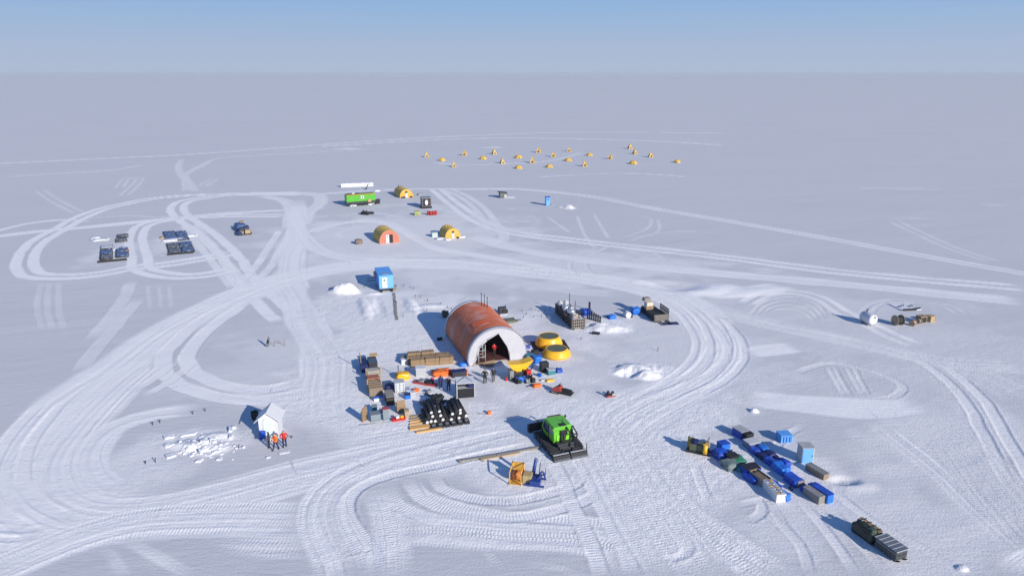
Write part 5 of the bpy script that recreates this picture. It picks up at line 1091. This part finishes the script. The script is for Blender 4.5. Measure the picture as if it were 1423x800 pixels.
# ------------------------------------------------------------------ fuel bladder arrays
BL_A = mat('grey_bladder', (.08, .082, .09), .6, var=.35, frost=.3); BL_B = mat('blue_bladder', (.04, .085, .20), .55, var=.3, frost=.25); BL_C = mat('pale_bladder', (.36, .40, .44), .6, frost=.6); BL_D = mat('black_berm', (.02, .02, .022), .7)
def bladder(x, y, kind, u0, v0, rz, w=2.0, l=4.3):
    m, kw = ((BL_A, 'grey'), (BL_B, 'blue'), (BL_C, 'pale'))[kind]
    t = thing('fuel_bladder', f'{kw} fuel bladder bulging in a dark berm, {"left" if u0 < 200 else "right"} of the two fuel arrays', 'bladder', u0, v0, rz, f'{kw} bladders in the {"left" if u0 < 200 else "right"} fuel array')
    p = Vector(P(u0, v0)); q = p+Matrix.Rotation(R(rz), 2) @ Vector((x, y)); t.location = (q.x, q.y, gz(*q)-.02)
    MB().lump((0, l/2, .03), (w*.96, l*.94, .28), int(x*7+y*3+u0), .14, 5).build('bladder', m, t)
    for x_ in (-w/2, w/2): B((x_, l/2, .12), (.1, l, .28), bev=.03).build('berm_side', DRK, t)
    for y_ in (0, l): B((0, y_, .12), (w, .12, .3), bev=.03).build('berm_end', BL_D, t)
    return t
RA = 29.
for x, y, k in ((0, .9, 0), (0, 5.4, 1), (0, 10.6, 2), (2.7, 1.4, 1), (2.7, 5.4, 1), (2.7, 16.2, 0), (3.0, 20.6, 0)): bladder(x+1.0, y, k, 139.5, 364, RA, 2.1, 4.1 if y < 10 else 3.0)
for x, y, k in ((0, .6, 0), (0, 5.6, 0), (2.4, .6, 1), (2.4, 5.6, 1), (0.1, 14.0, 1), (2.4, 12.5, 1), (2.4, 17.2, 1), (.1, 18.5, 1)): bladder(x+1.1, y, k, 236, 355, RA, 2.2, 4.6)
for u, v, L_ in ((156.5, 364, 4.9), (251, 353.5, 4.7)): one('berm_bar', 'black low berm wall closing the near end of the fuel array', 'berm', MB().box((0, 0, .2), (L_, .35, .45), bev=.08), BL_D, u, v, 24, 'black berm walls')
tarped('small red brown can at the corner of the left fuel array', 'can', 176, 350.5, (.7, .5, .5), mat('rust_can', (.3, .1, .06), .6), seed=191, name='fuel_can')
tarped('tan board heap on the far edge of the right fuel array', 'boards', 231, 331.5, (2.2, 1.6, .3), TAN, rz=RA, seed=192, name='board_heap')
for u, v, w in ((140, 334, 3.0), (133, 331, 1.4), (166, 346, 2.2), (262, 328, 3.0), (240, 334, 3.4)): one('snow_heap', 'shovelled snow heap thrown up beside the fuel arrays', 'snow heap', MB().lump((0, 0, 0), (w, 1.8, .3), int(u), .3), SNB, u, v, 24, 'snow heaps at the fuel arrays')
t = thing('freight_sled', 'blue tarped freight sled with tan load inside the haul loop', 'sled', 342, 327, 27)
sledbase(t, 2.6, 9.0, .3, DRK); MB().lump((-.3, 6.2, .3), (1.9, 3.6, 1.1), 201, .22).build('blue_tarp', mat('grey_blue_tarp', (.06, .12, .28), .5, var=.3, bump=.5), t)
for k, (x, y, w, l, h) in enumerate(((-.7, .9, .9, 1.2, .6), (.5, .8, 1.1, 1.3, .8), (-.5, 2.6, 1.2, 1.5, .9), (.7, 2.7, .9, 1.6, .5), (.6, 4.3, 1.0, 1.4, 1.0), (.9, 6.2, .6, 2.2, .6))): B((x, y, .3+h/2), (w, l, h), bev=.05, rz=4*k-9).build('cargo_box', (WGR, TAN, DRK, GRY, NVY, WGR)[k], t)
B((.1, 8.3, 1.0), (.9, .9, 1.3), bev=.05).build('brown_box', CRD, t); MB().lump((-1.3, 1.2, .1), (.9, 2.2, .7), 203, .2).build('blue_bag', NVY, t)
# ------------------------------------------------------------------ sleeping tents
TY = [mat('tent_yellow_a', (.66, .42, .08), .6, var=.12, scale=1.5), mat('tent_yellow_b', (.58, .39, .12), .6, var=.12, scale=1.5)]
def pyramid():
    t = bpy.data.objects.new('pyramid_tent', None); col.objects.link(t); w, h = 1.55, 2.5; mb = MB(); top = mb.bm.verts.new((0, 0, h)); N = 12
    for k in range(4):
        a, b = [Vector((w*math.cos(R(45+90*(k+j))), w*math.sin(R(45+90*(k+j))), 0)) for j in (0, 1)]; rows = []
        for i in range(6):
            s_ = 1-i/6*.94; z = h*i/6; rows.append([mb.bm.verts.new(a.lerp(b, j/4)*(s_*(1-.10*math.sin(math.pi*j/4)*math.sin(math.pi*i/6)))+Vector((0, 0, z))) for j in range(5)])
        for r0, r1 in zip(rows, rows[1:]):
            for j in range(4): mb.bm.faces.new((r0[j], r0[j+1], r1[j+1], r1[j]))
        for j in range(4): mb.bm.faces.new((rows[-1][j], rows[-1][j+1], top))
    bmesh.ops.remove_doubles(mb.bm, verts=mb.bm.verts[:], dist=.01); mb.build('canopy', TY[1], t)
    for k in range(4): a = R(45+90*k); Cy((w*1.03*math.cos(a), w*1.03*math.sin(a), 0), (0, 0, h+.25), .05, n=6).build('pole', OLV, t)
    MB().lathe([(.36, 0), (.34, .1)], 12, (.05, -.96, .55), Matrix.Rotation(math.pi/2-.42, 3, 'X')).build('door', BLK, t)
    return t
def dome():
    t = bpy.data.objects.new('dome_tent', None); col.objects.link(t)
    MB().lathe([(1.75, 0), (1.70, .25), (1.45, .7), (1.05, 1.1), (.5, 1.38), (.05, 1.45)], 16, wob=.04).build('canopy', TY[0], t)
    for k in range(3):
        mb = MB(); a = R(30+60*k); pr = [(1.78, 0), (1.73, .26), (1.47, .72), (1.06, 1.13), (.5, 1.42), (-.5, 1.42), (-1.06, 1.13), (-1.47, .72), (-1.73, .26), (-1.78, 0)]
        for p, q in zip(pr, pr[1:]): mb.cyl((p[0]*math.cos(a), p[0]*math.sin(a), p[1]), (q[0]*math.cos(a), q[0]*math.sin(a), q[1]), .035, n=5)
        mb.build('pole', OLV, t)
    MB().lump((.25, -1.6, 0), (.9, .7, .7), 5, .1, 3).build('porch', OLV, t); return t
protos = {'p': pyramid(), 'd': dome()}; used = set()
def z7(x, y): return 570+x/7.115, 190+y/7.115
def z8(x, y): return 750+x/6.776, 190+y/6.776
tents = [('p', *z7(165, 200)), ('d', *z7(315, 238)), ('p', *z7(435, 298)), ('p', *z7(540, 184)), ('d', *z7(722, 222)), ('p', *z7(830, 172)), ('p', *z7(910, 264)), ('d', *z7(1070, 210)), ('d', *z7(1070, 314)), ('p', *z7(1210, 258)), ('p', *z7(1270, 157)), ('d', *z7(1375, 303)),
         ('p', *z8(130, 190)), ('p', *z8(278, 140)), ('d', *z8(268, 229)), ('d', *z8(468, 180)), ('p', *z8(425, 279)), ('p', *z8(663, 211)), ('p', *z8(850, 114)), ('p', *z8(893, 164)), ('d', *z8(880, 258)), ('p', *z8(1045, 194)), ('d', *z8(1293, 245))]
for i, (k, u, v) in enumerate(tents):
    o = protos[k] if k not in used else copy_tree(protos[k]); used.add(k)
    spot(o, u, v, rr_.uniform(-25, 35)); s_ = rr_.uniform(.80, .98); o.scale = (s_, s_, s_)
    if k == 'p': tag(o, 'yellow pyramid tent with pole tips in the sleeping camp', 'tent', 'pyramid tents of the sleeping camp')
    else: tag(o, 'low rounded yellow dome tent in the sleeping camp', 'tent', 'dome tents of the sleeping camp')
HAZE = 1.2e-4

# ------------------------------------------------------------------ air
hm = bpy.data.materials.new('haze_air'); hm.use_nodes = True
t = hm.node_tree
for n_ in list(t.nodes):
    if n_.type == 'BSDF_PRINCIPLED': t.nodes.remove(n_)
pv = t.nodes.new('ShaderNodeVolumePrincipled'); pv.inputs['Color'].default_value = (.80, .87, .96, 1); pv.inputs['Density'].default_value = HAZE
t.links.new(pv.outputs[0], t.nodes['Material Output'].inputs['Volume'])
bm = bmesh.new(); bmesh.ops.create_cube(bm, size=1)
for v in bm.verts: v.co = Vector((v.co.x*24400, v.co.y*14400+4000, v.co.z*38+17.0))
hme = bpy.data.meshes.new('haze'); bm.to_mesh(hme); bm.free()
hz = bpy.data.objects.new('haze', hme); col.objects.link(hz); hz['kind'] = 'stuff'; hme.materials.append(hm)
